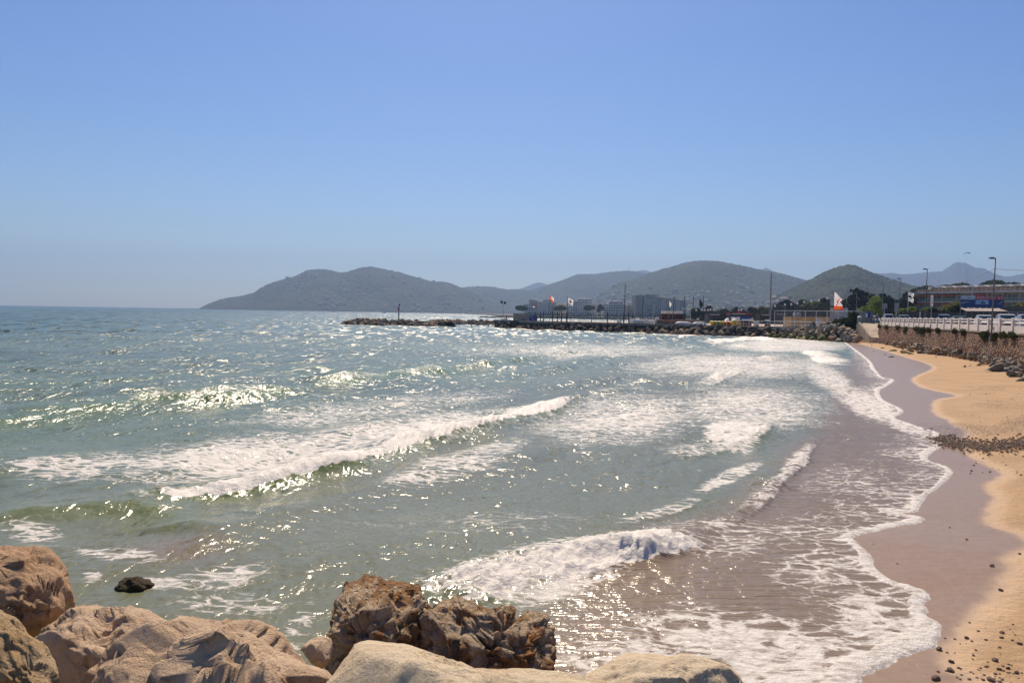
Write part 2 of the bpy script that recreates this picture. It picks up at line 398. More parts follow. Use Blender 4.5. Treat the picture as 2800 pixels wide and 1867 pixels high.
# water film running out over the sand
zf = np.where(sdist < 0, zz+.018*sm(0, .25, -sdist)+.02*edge*sm(0, .06, -sdist)+.004, .002-.5*sdist)
dmask = sm(.3, 3, -sdist)
deep = np.array([.052, .112, .088]); green = np.array([.135, .170, .078]); olive = np.array([.19, .175, .095]); brown = np.array([.25, .175, .105])
t1 = sm(0, 1, np.clip((sr-30)/150, 0, 1)+.12*fbm(sx*.03, sy*.03, o=3, s=80))[:, None]
c = green*(1-t1)+deep*t1
patch = sm(-.2, .6, fbm(sx*.02, sy*.05, o=3, s=81))[:, None]
c = c*(1-.25*patch)
BRN = smooth_line([ground(x, y)[:2] for x, y in [(2330, 990), (2300, 1080), (2240, 1180), (2190, 1260), (2060, 1385), (1900, 1440), (1740, 1490), (1560, 1650), (1350, 1800), (1250, 2100)]], 3)
bdd, bss, _ = polydist(sx, sy, BRN); bdd = bdd*bss
tb = sm(-1.1, .5, bdd+.5*fbm(sx*.5, sy*.5, o=3, s=82))[:, None]*(sr < 160)[:, None]
ol = sm(26, 8, -sdist)[:, None]*(sr < 90)[:, None]
nearr = sm(24, 10, sr)[:, None]
c = c*(1-np.maximum(ol, nearr*.8)*.75)+olive*np.maximum(ol, nearr*.8)*.75
sandy = np.exp(-(((ppx-470)/150)**2+((ppy-1520)/40)**2))[:, None]*.7
c = c*(1-sandy)+brown*sandy
c = c*(1-tb)+brown*tb
c = c+wave_glow_tint[:, None]*np.array([.03, .06, -.005])*(1-tb)  # green glow of light through the wave faces, painted into the water colour
me = mesh('sea', np.stack([sx+dxs*dmask, sy+dys*dmask, zf], 1), sf, None, True)
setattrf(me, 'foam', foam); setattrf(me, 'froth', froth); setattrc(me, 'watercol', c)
setattrf(me, 'rough', .17+.10*sm(12, 130, sr)); setattrf(me, 'away', sr)
setattrf(me, 'shal', tb[:, 0]); setattrf(me, 'calm', sm(6, 0, -sdist)*near)
t = NT('sea_water'); P = t.n('NewGeometry').outputs['Position']
A = lambda n: t.n('Attribute', attribute_name=n)
foamA, frothA, calmA = A('foam').outputs['Fac'], A('froth').outputs['Fac'], A('calm').outputs['Fac']
wv = lambda sx_, sy_, r_: t.n('Mapping', {'Vector': P, 'Scale': (sx_, sy_, 1), 'Rotation': (0, 0, r_)}).outputs[0]
n1 = t.noise(2.2, wv(1.0, .55, .38), 2.5, .62, .3); n2 = t.noise(9.0, wv(1.0, .6, .5), 4, .6, .2); n3 = t.noise(38.0, wv(1, .8, .2), 2, .5)
n0 = t.noise(.35, wv(1.0, .5, .38), 4, .6)
h = t.math('ADD', t.math('MULTIPLY', n1, .20), t.math('MULTIPLY', n2, .030))
h = t.math('ADD', h, t.math('MULTIPLY', n3, .0015)); h = t.math('ADD', h, t.math('MULTIPLY', n0, .22))
h = t.math('MULTIPLY', h, t.math('SUBTRACT', 1.0, t.math('MULTIPLY', calmA, .45)))
h = t.math('MULTIPLY', h, t.mr(A('away').outputs['Fac'], 8, 50, .42, 1.0))
rip = t.noise(3.2, t.n('Mapping', {'Vector': P, 'Scale': (.28, 1.9, 1), 'Rotation': (0, 0, .12)}).outputs[0], 3, .6, .4)
h = t.math('ADD', h, t.math('MULTIPLY', rip, t.math('ADD', .015, t.math('MULTIPLY', A('shal').outputs['Fac'], .05))))
bmp = t.n('Bump', {'Strength': 1.0, 'Distance': 1.0, 'Height': h})
ravA = A('away').outputs['Fac']
def facet_noise(scale, lo0, lo1, hi0, hi1, amp):
    c_ = t.n('TexNoise', {'Vector': wv(1, .30, .15), 'Scale': scale, 'Detail': .6, 'Roughness': .5}).outputs['Color']
    w_ = t.math('MULTIPLY', t.mr(ravA, lo0, lo1), t.math('SUBTRACT', 1.0, t.mr(ravA, hi0, hi1))) if lo1 else t.math('SUBTRACT', 1.0, t.mr(ravA, hi0, hi1))
    q_ = t.n('VectorMath', {0: c_, 1: (.5, .5, .5)}, operation='SUBTRACT').outputs[0]; q_ = t.n('VectorMath', {0: q_, 1: (.27, 1, 0)}, operation='MULTIPLY').outputs[0]
    return t.n('VectorMath', {0: q_, 3: t.math('MULTIPLY', w_, amp)}, operation='SCALE').outputs[0]
acc = bmp.outputs[0]
calmf = t.math('SUBTRACT', 1.0, t.math('MULTIPLY', calmA, .25))
clump = t.mr(t.noise(.45, wv(1, .6, .38), 4, .65, .6), .48, .68, .12, 1.4)
calmf = t.math('MULTIPLY', calmf, t.math('MAXIMUM', clump, t.mr(ravA, 60, 160)))
for args in ((14.0, 0, 0, 14, 30, .70), (6.5, 8, 18, 35, 70, 1.05), (2.3, 25, 50, 90, 180, 1.5), (.8, 80, 150, 400, 900, 2.1), (.25, 300, 600, 4000, 8000, 2.2)):
    fnv = t.n('VectorMath', {0: facet_noise(*args), 3: calmf}, operation='SCALE').outputs[0]; acc = t.n('VectorMath', {0: acc, 1: fnv}, operation='ADD').outputs[0]
acc = t.n('VectorMath', {0: acc}, operation='NORMALIZE').outputs[0]
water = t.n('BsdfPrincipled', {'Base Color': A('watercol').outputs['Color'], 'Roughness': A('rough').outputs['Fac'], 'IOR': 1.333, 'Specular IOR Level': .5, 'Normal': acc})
# lacy foam: cells opened and torn by noise
warp = t.n('VectorMath', {0: wv(.75, 1.35, .18), 1: t.n('VectorMath', {0: t.n('TexNoise', {'Vector': P, 'Scale': 1.1, 'Detail': 4.0}).outputs['Color'], 3: .9}, operation='SCALE').outputs[0]}, operation='ADD').outputs[0]
vor = t.n('TexVoronoi', {'Vector': warp, 'Scale': 2.7}, feature='DISTANCE_TO_EDGE').outputs[0]
vor2 = t.n('TexVoronoi', {'Vector': warp, 'Scale': 9.0}, feature='DISTANCE_TO_EDGE').outputs[0]
fn = t.noise(.8, warp, 6, .62, .6); ff = t.noise(6, warp, 5, .65)
cell = t.math('SUBTRACT', 1.0, t.math('MULTIPLY', t.math('MINIMUM', vor, .4), 2.5))
cell2 = t.math('SUBTRACT', 1.0, t.math('MULTIPLY', t.math('MINIMUM', vor2, .4), 2.5))
pat = t.math('ADD', t.math('MULTIPLY', fn, .60), t.math('MULTIPLY', cell, .40))
pat = t.math('ADD', pat, t.math('MULTIPLY', cell2, .18)); pat = t.math('ADD', pat, t.math('MULTIPLY', ff, .26))
thr = t.math('SUBTRACT', 1.165, t.math('MULTIPLY', foamA, .80))
mask = t.mr(t.math('SUBTRACT', pat, thr), -.08, .16)
mask = t.math('MULTIPLY', mask, t.mr(foamA, .05, .2))
fr2 = t.math('ADD', frothA, t.math('MULTIPLY', t.math('SUBTRACT', t.noise(3.0, P, 6, .68, .5), .5), 1.5))
mask = t.math('MULTIPLY', mask, t.mr(ff, .30, .60, .35, 1.0))
mask = t.math('MAXIMUM', mask, t.mr(fr2, .42, .62), clamp=True)
fb = t.n('Bump', {'Strength': 1.0, 'Distance': .05, 'Height': t.noise(14, P, 5, .7)})
foamB = t.n('BsdfPrincipled', {'Base Color': (.84, .76, .66, 1), 'Roughness': .55, 'Specular IOR Level': .5, 'Normal': fb,
                               'Subsurface Weight': 0.0})
me.materials.append(t.out(t.n('MixShader', {0: mask, 1: water, 2: foamB})))
tag(link('sea', me), kind='structure')

# ---- beach
bx, by, bf = polar(rings(5.5, 190), np.linspace(R(-8), R(60), 520))
bd = shore_d(bx, by)
bz = sand_from_d(bd)+.012*fbm(bx*.7, by*.7, o=3, s=90)*sm(2, 6, bd)+.02*fbm(bx*3, by*3, o=3, s=91)*sm(4, 9, bd)
kp = np.all((bd[bf] > -2.5) & (bx[bf] < wall_x(by[bf])+1.5), axis=1); bf = bf[kp]
WET_PX = [(2313, 932), (2386, 950), (2474, 977), (2520, 990), (2547, 1007), (2493, 1034), (2512, 1057), (2560, 1070), (2612, 1082), (2551, 1095), (2551, 1130), (2590, 1150), (2604, 1166),
          (2640, 1182), (2635, 1195), (2631, 1225), (2665, 1256), (2738, 1292), (2696, 1325), (2707, 1352), (2711, 1365), (2694, 1428), (2775, 1459), (2798, 1479), (2796, 1503),
          (2745, 1527), (2748, 1561), (2718, 1612), (2670, 1666), (2626, 1694), (2612, 1734), (2585, 1768), (2578, 1806), (2599, 1833), (2646, 1857), (2600, 1930)]
WP = smooth_line([sand_hit(x, y)[:2] for x, y in WET_PX], 4)
dw, sw, _ = polydist(bx, by, WP)
WPOLY = [tuple(p) for p in WP]+[(8, 4), (120, 4), (120, 200)]
dw = np.where(inside(bx, by, WPOLY), dw, -dw)
wet = sm(.28, -.18, dw+.10*fbm(bx*2, by*2, o=3, s=92)-.0015*by)
# pebble bands
qx, qy = project(bx, by, bz)
PEB = smooth_line([(2500, 1172), (2600, 1176), (2700, 1176), (2800, 1155), (2880, 1130)], 4)
dp, _, _ = polydist(qx, qy, PEB)
peb = sm(26, 8, dp+7*vnoise(bx, by, s=5))
def eb(cx, cy, rx, ry): return sm(1.1, .3, np.hypot((qx-cx)/rx, (qy-cy)/ry)+.3*vnoise(bx*1.5, by*1.5, s=6))
peb = np.maximum(peb, .55*eb(2710, 1108, 75, 16)); peb = np.maximum(peb, .5*eb(2700, 1062, 90, 16)); peb = np.maximum(peb, .35*eb(2780, 1110, 60, 50))
bz = bz+peb*.035*(1+vnoise(bx*6, by*6, s=7))
me = mesh('beach', np.stack([bx, by, bz], 1), bf, None, True)
setattrf(me, 'wet', wet); setattrf(me, 'pebble', peb); setattrf(me, 'rim', sm(.45, .05, np.abs(dw-.1)))
t = NT('sand'); P = t.n('NewGeometry').outputs['Position']
wetA = t.n('Attribute', attribute_name='wet').outputs['Fac']; pebA = t.n('Attribute', attribute_name='pebble').outputs['Fac']; rimA = t.n('Attribute', attribute_name='rim').outputs['Fac']
g1 = t.noise(.5, P, 5, .6); g2 = t.noise(40, P, 4, .7); g3 = t.noise(6, P, 5, .65); g4 = t.noise(220, P, 2, .6)
dry = t.mix(t.mr(g1, .35, .7), (.51, .325, .175), (.43, .27, .14))
dry = t.mix(t.mr(g2, .5, .78, 0, .6), dry, (.30, .185, .10))
dry = t.mix(t.math('MULTIPLY', rimA, .45), dry, (.74, .52, .33))
wetc = t.mix(t.mr(g3, .35, .7), (.335, .215, .125), (.29, .185, .105))
fl = t.mr(t.noise(30, P, 2, .5), .70, .74, 0, .8)
wetc = t.mix(fl, wetc, (.6, .5, .42))
colr = t.mix(wetA, dry, wetc)
pv = t.n('TexVoronoi', {'Vector': P, 'Scale': 17.0}); pc = t.n('TexVoronoi', {'Vector': P, 'Scale': 31.0})
pm = t.math('GREATER_THAN', t.math('ADD', t.math('MULTIPLY', pebA, 1.3), t.math('MULTIPLY', t.n('SeparateColor', {0: pv.outputs['Color']}).outputs[0], .9)), 1.15)
pm = t.math('MULTIPLY', pm, t.math('LESS_THAN', pv.outputs['Distance'], .45))
pcol = t.mix(t.n('SeparateColor', {0: pv.outputs['Color']}).outputs[1], (.10, .07, .05), (.30, .22, .16))
colr = t.mix(pm, colr, pcol)
hh = t.math('ADD', t.math('MULTIPLY', g2, .014), t.math('MULTIPLY', g3, .07)); hh = t.math('MULTIPLY', hh, t.math('SUBTRACT', 1.0, t.math('MULTIPLY', wetA, .93)))
hh = t.math('ADD', hh, t.math('MULTIPLY', t.math('MULTIPLY', pm, t.math('SUBTRACT', .5, pv.outputs['Distance'])), .05))
b = t.n('Bump', {'Strength': 1.0, 'Distance': 1.0, 'Height': hh})
rgh = t.n('MapRange', {0: wetA, 1: 0.0, 2: 1.0, 3: .85, 4: .28}).outputs[0]
me.materials.append(t.out(t.n('BsdfPrincipled', {'Base Color': colr, 'Roughness': rgh, 'Normal': b, 'Specular IOR Level': t.n('MapRange', {0: wetA, 1: 0.0, 2: 1.0, 3: .25, 4: .24}).outputs[0]})))
tag(link('beach', me), kind='structure')

# ================================================================== HILLS AND LAND
def canopy_mat(name, c1, c2, c3, s1, s2, bump):
    t = NT(name); P = t.n('NewGeometry').outputs['Position']
    a = t.noise(s1, P, 6, .65); b_ = t.noise(s2, P, 3, .6); v = t.n('TexVoronoi', {'Vector': P, 'Scale': s2*1.2}).outputs[0]
    cc = t.mix(t.mr(a, .35, .65), c1, c2); cc = t.mix(t.mr(b_, .56, .72, 0, .45), cc, c3)
    bb = t.n('Bump', {'Strength': 1.0, 'Distance': bump, 'Height': t.math('ADD', t.math('SUBTRACT', 1.0, v), b_)})
    return t.out(t.n('BsdfPrincipled', {'Base Color': cc, 'Roughness': .9, 'Specular IOR Level': .1, 'Normal': bb}))
HILLS = {}
def hill(name, pts, D, depth, m, cols=240, rows=46, rough=10., tree=5., s=0, back=.5):
    P = np.array([atY(x, y, D) for x, y in pts]); xs = np.linspace(P[0, 0], P[-1, 0], cols)
    H = np.interp(xs, P[:, 0], P[:, 2]); H = np.maximum(H, -3)
    tt = np.concatenate([np.linspace(0, 1, rows), np.linspace(1, 1+back, rows//3)[1:]])
    Xg, T = np.meshgrid(xs, tt); Hg = np.tile(H, (len(tt), 1))
    f = np.where(T <= 1, 1-(1-np.clip(T, 0, 1))**1.35, 1-((T-1)/back)**1.5)
    Y = D-depth*(1-T)
    rav = fbm(Xg/(depth*.22)+s, Y/(depth*.5), o=4, s=s)*sm(0, .35, T)*(1-sm(.75, 1.0, T)*.9)
    Z = Hg*f+rav*rough*np.clip(Hg/60, 0, 1)
    sp = xs[1]-xs[0]
    Z += tree*np.abs(vnoise(Xg/(sp*1.6), Y/(sp*1.6), s=s+3))*sm(0, .05, T)*np.clip(Hg/15, 0, 1)
    XF = Xg*(Y/D)
    n, k = Z.shape; i = np.arange((n-1)*(k-1)); q = (i//(k-1))*k+i % (k-1)
    me = mesh(name, np.stack([XF.ravel(), Y.ravel(), Z.ravel()*np.minimum(1, Y.ravel()/D+.02)-2], 1), np.stack([q, q+1, q+k+1, q+k], 1), m, True)
    HILLS['h%d' % s] = (xs/D, Y[:, 0], Z*np.minimum(1, Y/D+.02)-2)
    return tag(link(name, me), kind='structure')
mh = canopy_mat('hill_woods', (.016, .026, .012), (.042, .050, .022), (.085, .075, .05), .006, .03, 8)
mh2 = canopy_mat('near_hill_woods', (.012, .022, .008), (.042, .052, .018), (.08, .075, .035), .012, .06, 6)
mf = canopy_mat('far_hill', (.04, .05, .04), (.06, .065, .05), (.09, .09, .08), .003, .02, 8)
hill('hills', [(530, 846), (547, 842), (574, 829), (602, 819), (643, 813), (666, 810), (694, 802), (712, 789), (730, 779), (765, 767), (801, 758), (816, 752), (839, 740), (870, 737), (895, 738), (918, 743), (934, 746), (954, 742),
     (992, 731), (1015, 729), (1048, 735), (1094, 744), (1122, 754), (1157, 764), (1185, 772), (1211, 771), (1227, 774), (1251, 783), (1265, 790), (1300, 806), (1333, 822), (1380, 845), (1420, 858)], 4000, 900, mh, 330, 50, 18, 6, 1)
hill('hills', [(1150, 860), (1200, 800), (1265, 786), (1307, 783), (1351, 785), (1368, 790), (1389, 792), (1420, 792), (1450, 795), (1478, 786), (1500, 779), (1534, 768), (1580, 750), (1630, 750), (1668, 744), (1721, 740), (1764, 748), (1820, 765), (1900, 800), (2000, 850)], 4900, 1300, mh, 300, 50, 22, 7, 2)
hill('hills', [(1530, 862), (1570, 845), (1600, 830), (1630, 815), (1660, 793), (1691, 774), (1744, 759), (1798, 739), (1844, 728), (1897, 716), (1936, 715), (1974, 718), (2028, 728), (2073, 739), (2116, 744), (2150, 753), (2207, 768), (2280, 790), (2400, 815), (2600, 850)], 3400, 1300, mh, 330, 60, 20, 6, 3)
hill('hills', [(2060, 866), (2110, 820), (2146, 799), (2165, 790), (2190, 777), (2223, 763), (2250, 747), (2275, 737), (2300, 729), (2321, 726), (2339, 728), (2357, 736), (2380, 746), (2415, 758), (2461, 772), (2488, 781), (2530, 792), (2600, 812), (2700, 835), (2850, 850)], 1900, 600, mh2, 420, 110, 14, 6, 4)
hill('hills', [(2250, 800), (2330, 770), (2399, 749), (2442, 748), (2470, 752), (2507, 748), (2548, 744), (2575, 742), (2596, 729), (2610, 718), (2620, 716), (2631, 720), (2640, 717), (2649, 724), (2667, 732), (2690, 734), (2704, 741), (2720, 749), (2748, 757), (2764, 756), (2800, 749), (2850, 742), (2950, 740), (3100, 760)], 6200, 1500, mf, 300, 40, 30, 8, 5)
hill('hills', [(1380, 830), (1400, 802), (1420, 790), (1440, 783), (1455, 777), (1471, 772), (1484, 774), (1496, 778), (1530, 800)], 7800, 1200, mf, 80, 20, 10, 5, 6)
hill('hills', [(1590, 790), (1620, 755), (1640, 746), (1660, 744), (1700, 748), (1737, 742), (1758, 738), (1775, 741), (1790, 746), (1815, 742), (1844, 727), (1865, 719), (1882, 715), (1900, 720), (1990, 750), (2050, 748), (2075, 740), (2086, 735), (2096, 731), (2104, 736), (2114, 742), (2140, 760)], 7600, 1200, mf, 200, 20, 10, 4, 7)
def hill_z(name, x, y):
    xs, ys, Z = HILLS[name]
    i = int(np.clip(np.searchsorted(xs, x/y), 1, len(xs)-1)); j = int(np.clip(np.searchsorted(ys, y), 1, len(ys)-1))
    return min(Z[j, i], Z[j-1, i], Z[j, i-1])
# coastal plain
mg = mat('dry_ground', (.16, .13, .09), .95, .3, .05, col2=(.10, .11, .06))
land = [(68, 136), (62, 165), (52, 190), (38, 215), (22, 232), (10, 244), (40, 262), (120, 340), (190, 560), (170, 780), (40, 880), (-20, 990), (-40, 1400), (-140, 2300), (-300, 3000), (-1500, 3600), (-1700, 5000), (-1000, 9000), (8000, 9000), (8000, -500), (40, -500), (20, 0)]
land_me = bpy.data.meshes.new('ground')
bm = bmesh.new(); vs = [bm.verts.new((x, y, 1.3 if y > 300 else 1.2)) for x, y in land]
f_ = bm.faces.new(vs); ret = bmesh.ops.extrude_face_region(bm, geom=[f_])
for v in ret['geom']:
    if isinstance(v, bmesh.types.BMVert): v.co.z -= 4
bmesh.ops.recalc_face_normals(bm, faces=bm.faces[:]); bmesh.ops.triangulate(bm, faces=bm.faces[:]); bm.to_mesh(land_me); bm.free()
land_me.materials.append(mg); tag(link('ground', land_me), kind='structure')
# haze: one closed box around everything
hz = MB().box(-9500, 9500, -1500, 9600, -5, 600).build('haze', None)
t = NT('haze_air'); o = t.n('OutputMaterial'); pvn = t.n('VolumePrincipled', {'Color': (.38, .55, .86, 1), 'Density': HAZE_DENSITY, 'Anisotropy': .3})
t.t.links.new(pvn.outputs[0], o.inputs['Volume']); hz.data.materials.append(t.m); tag(hz, kind='stuff')
# sea wall line, used to lay out everything on the promenade
PROM_Z = 3.25
wd = (WALL_B-WALL_A)/np.linalg.norm(WALL_B-WALL_A); wn_ = np.array([-wd[1], wd[0]])     # wn_: towards the sea
rzw = math.atan2(wd[1], wd[0]); WL = np.linalg.norm(WALL_B-WALL_A)
def W(s, o=0.0, z=0.0): p = WALL_A+wd*s+wn_*o; return (p[0], p[1], z)
def wall_s(px, off=0.0):
    """distance along the wall line where the sight line of pixel column px meets it"""
    d = ray(px, 890.0); A_ = np.array([[wd[0], -d[0]], [wd[1], -d[1]]]); return float(np.linalg.solve(A_, -(WALL_A+wn_*off))[0])
# ================================================================== ROCKS
def ico(sub):
    b = bmesh.new(); bmesh.ops.create_icosphere(b, subdivisions=sub, radius=1.0)
    v = np.array([q.co[:] for q in b.verts]); f = np.array([[q.index for q in p.verts] for p in b.faces]); b.free(); return v, f
def rock_mat(name, c1, c2, c3, bump=.03, sc_=3.0, pits=0.0, rust=None):
    t = NT(name); P = t.n('TexCoord').outputs['Object']
    a = t.noise(sc_*.5, P, 6, .65, .5); b_ = t.noise(sc_*4, P, 6, .7); d = t.noise(sc_*22, P, 3, .6)
    vs_ = t.n('TexVoronoi', {'Vector': t.n('VectorMath', {0: P, 1: t.n('VectorMath', {0: t.n('TexNoise', {'Vector': P, 'Scale': sc_*1.2, 'Detail': 4.0}).outputs['Color'], 3: .5}, operation='SCALE').outputs[0]}, operation='ADD').outputs[0],
                                 'Scale': sc_*.9}, feature='DISTANCE_TO_EDGE').outputs[0]
    crack = t.mr(vs_, 0.0, .035)
    cc = t.mix(t.mr(a, .38, .62) if not pits else t.mr(a, .46, .55), c1, c2); cc = t.mix(t.mr(b_, .55, .75, 0, .8) if not pits else t.mr(b_, .54, .68, 0, .85), cc, c3)
    cc = t.mix(t.mr(d, .55, .8, 0, .5), cc, tuple(k*.45 for k in c3))
    if rust: cc = t.mix(t.mr(t.noise(sc_*.9, P, 5, .6, 1.0), .56, .66, 0, .85), cc, rust)
    hgt = t.math('ADD', t.math('MULTIPLY', b_, .55), t.math('MULTIPLY', d, .14)); hgt = t.math('ADD', hgt, t.math('MULTIPLY', t.n('TexMusgrave' if False else 'TexNoise', {'Vector': P, 'Scale': sc_*1.7, 'Detail': 8.0, 'Roughness': .75}).outputs[0], 1.2))
    if pits:
        pv_ = t.n('TexVoronoi', {'Vector': P, 'Scale': sc_*3.2}).outputs[0]
        hgt = t.math('ADD', hgt, t.math('MULTIPLY', t.mr(pv_, .05, .32), pits))
    bb = t.n('Bump', {'Strength': 1.0, 'Distance': bump*3.0, 'Height': hgt})
    MATS[name] = t.out(t.n('BsdfPrincipled', {'Base Color': cc, 'Roughness': .88, 'Specular IOR Level': .25, 'Normal': bb})); return MATS[name]
tan = rock_mat('tan_limestone', (.86, .62, .41), (.74, .51, .32), (.50, .32, .20))
tan2 = rock_mat('brown_limestone', (.68, .43, .25), (.55, .34, .19), (.32, .185, .10))
yel = rock_mat('ochre_limestone', (.66, .47, .27), (.60, .38, .17), (.38, .25, .14), .03, 3.5)
pale = rock_mat('pale_limestone', (.88, .71, .48), (.82, .63, .41), (.55, .41, .26), .016, 5.0)
karst = rock_mat('pitted_limestone', (.78, .58, .38), (.46, .26, .12), (.14, .07, .03), .045, 4.0, .5, (.48, .19, .05))
weedm = rock_mat('weedy_rock', (.12, .07, .035), (.08, .065, .025), (.03, .022, .015), .03, 8.0, .4)
def boulder(label, outline, dist, thick, m, cuts=7, rough=.10, seed=0, sub=6, pit=0.0, ridge=0.0, grp='boulders of the groyne in the foreground', power=.8, lean=-1.15, name='boulder', lowf=1.1, facet=1.15):
    """outline: silhouette in the plane facing the shore path at the given distance; a closed, thick stone is built on it"""
    O = np.array(outline, float); c = (O.min(0)+O.max(0))/2; c[1] = min(c[1], O[:, 1].min()+(O[:, 1].max()-O[:, 1].min())*.5)
    ctr = np.array([0, 0, CAM_H])+ray(*c)*dist
    q = (O-c)*dist/F_PX; q[:, 1] *= -1
    v, f = ico(sub)
    r0 = np.random.default_rng(seed)
    rho = np.hypot(v[:, 0], v[:, 1]); th = np.arctan2(v[:, 1], v[:, 0])
    # polygon radius by angle
    S = np.zeros(len(v)); n = len(q); ca, sa = np.cos(th), np.sin(th)
    for i in range(n):
        a, b = q[i], q[(i+1) % n]; e = b-a
        den = ca*e[1]-sa*e[0]; den = np.where(abs(den) < 1e-9, 1e-9, den)
        tt = (a[0]*e[1]-a[1]*e[0])/den; uu = (a[0]*sa-a[1]*ca)/den
        ok = (tt > 0) & (uu >= -1e-6) & (uu <= 1+1e-6); S = np.where(ok, np.maximum(S, tt), S)
    S = np.where(S <= 0, np.median(S[S > 0]), S)
    k = rho**power/np.maximum(rho, 1e-6)
    W = np.sign(v[:, 2])*np.abs(v[:, 2])**.75*thick
    size = float(np.sqrt((q[:, 0].max()-q[:, 0].min())*(q[:, 1].max()-q[:, 1].min())))
    X = v[:, 0]*k*S; Y = v[:, 1]*k*S
    p = np.stack([X, Y, W+lean*Y], 1)
    # planar breaks
    for _ in range(cuts*3):
        nrm = r0.normal(size=3); nrm[2] = abs(nrm[2])+.25; nrm /= np.linalg.norm(nrm)
        dd = p@nrm; off = np.quantile(dd, r0.uniform(.80, .985)); ex = np.clip(dd-off, 0, None)
        w = 1-rho**8*.75
        p -= (ex*w*.97)[:, None]*nrm
    for nf, tiltj, bl_ in ((14, .38, .9), (80, .42, .85), (460, .48, .65)) if sub > 4 else ((14, .3, .8), (50, .35, .6)):
        # broken faces: each patch of the surface is pressed towards a plane of its own
        ids = r0.choice(len(p), nf, replace=False); sd0 = p[ids]; nr0 = sd0/np.maximum(np.linalg.norm(sd0, axis=1), 1e-6)[:, None]+r0.normal(0, tiltj, (nf, 3)); nr0 /= np.linalg.norm(nr0, axis=1)[:, None]
        uw = p/size; wob = np.stack([fbm(uw[:, 0]*4, uw[:, 1]*4, uw[:, 2]*4, 3, seed+60+k_) for k_ in range(3)], 1)*size*.10*(16/nf)**.4
        pw = p+wob; near_ = np.empty(len(p), int)
        for c0 in range(0, len(p), 8000):
            dd = ((pw[c0:c0+8000, None, :]-sd0[None])**2).sum(2) if nf < 100 else (pw[c0:c0+8000]**2).sum(1)[:, None]-2*pw[c0:c0+8000]@sd0.T+(sd0**2).sum(1)[None]
            near_[c0:c0+8000] = dd.argmin(1)
        n_ = nr0[near_]; h_ = ((p-sd0[near_])*n_).sum(1); lim = .062*size*(16/nf)**.5
        p -= (np.clip(h_, -lim, lim)*bl_*facet*(1-rho**10*.5))[:, None]*n_
    u = p/size
    d = .007*size*fbm(u[:, 0]*16, u[:, 1]*16, u[:, 2]*16, 4, seed+77, ridged=True)+.0035*size*fbm(u[:, 0]*48, u[:, 1]*48, u[:, 2]*48, 2, seed+78)+rough*size*(.6*fbm(u[:, 0]*3*lowf, u[:, 1]*3*lowf, u[:, 2]*3*lowf, 5, seed)+.55*fbm(u[:, 0]*4*lowf, u[:, 1]*4*lowf, u[:, 2]*4*lowf, 5, seed+9, ridged=True)-.15)
    if ridge: d += ridge*size*fbm(u[:, 0]*5, u[:, 1]*2.2, u[:, 2]*5, 4, seed+20, ridged=True)
    if pit:
        w_ = fbm(u[:, 0]*9, u[:, 1]*7, u[:, 2]*9, 4, seed+30); d -= pit*size*np.clip(w_-.05, 0, .5)*2
        w_ = fbm(u[:, 0]*24, u[:, 1]*20, u[:, 2]*24, 3, seed+33); d -= pit*.35*size*np.clip(w_, 0, .5)*2
    nn = p/np.maximum(np.linalg.norm(p, axis=1), 1e-6)[:, None]
    # terraces: stepped breaks in the stone
    p = p+nn*d[:, None]
    rc = ray(*c); dirs = np.stack([Rv, Uv, -rc/np.linalg.norm(rc)])        # columns of the local frame in world axes
    p[:, :2] *= ((dist-p[:, 2])/dist)[:, None]
    wpt = p@dirs
    me = mesh(name, wpt, f, m, True)
    o = link(name, me); o.location = ctr; tag(o, label, 'boulder', grp); return o
boulder('big brown blocky boulder at the left edge, its right face in shade', [(-160, 1560), (-60, 1498), (20, 1498), (60, 1502), (90, 1495), (140, 1510), (172, 1555), (186, 1610), (203, 1640), (204, 1672), (175, 1710), (130, 1742), (95, 1752), (40, 1740), (-160, 1760)],
        6.9, .75, tan2, 9, .05, 3)
boulder('cracked ochre boulder in the bottom left corner', [(-120, 1660), (0, 1672), (45, 1700), (78, 1745), (108, 1760), (125, 1800), (152, 1838), (150, 1900), (60, 2000), (-120, 2000)], 5.0, .5, yel, 7, .055, 14, ridge=.03)
boulder('sandy tan boulder sloping down behind the largest boulder', [(95, 1752), (140, 1710), (200, 1672), (250, 1662), (310, 1659), (370, 1666), (410, 1682), (450, 1710), (520, 1800), (480, 1930), (250, 1960), (120, 1920)], 6.2, .6, tan, 5, .045, 25)
boulder('largest tan boulder with cracks and hollows at bottom centre left', [(190, 1890), (260, 1820), (320, 1760), (350, 1725), (400, 1700), (440, 1693), (500, 1700), (560, 1708), (620, 1702), (680, 1708), (740, 1738), (790, 1772), (858, 1808), (925, 1836), (965, 1885), (930, 2060), (500, 2150), (200, 2060)],
        5.0, .62, tan, 8, .06, 37, ridge=.02, lowf=1.25)
boulder('small angular stone wedged between two boulders', [(822, 1775), (850, 1748), (885, 1738), (905, 1745), (905, 1800), (890, 1835), (850, 1810)], 7.6, .25, tan, 5, .05, 44, 4)
boulder('small dull stone behind the sloping boulder at left', [(170, 1700), (196, 1660), (235, 1650), (240, 1670), (210, 1720)], 7.6, .2, tan2, 5, .05, 45, 4)
boulder('tall rust stained pitted boulder standing at the water edge', [(898, 1840), (905, 1760), (916, 1690), (920, 1640), (935, 1590), (970, 1580), (1015, 1575), (1060, 1590), (1105, 1590), (1140, 1598), (1165, 1640), (1160, 1665), (1130, 1700), (1145, 1790), (1130, 1890), (1100, 1960), (940, 1960), (900, 1900)],
        8.6, .60, karst, 4, .09, 58, pit=.17, ridge=.05, power=.72)
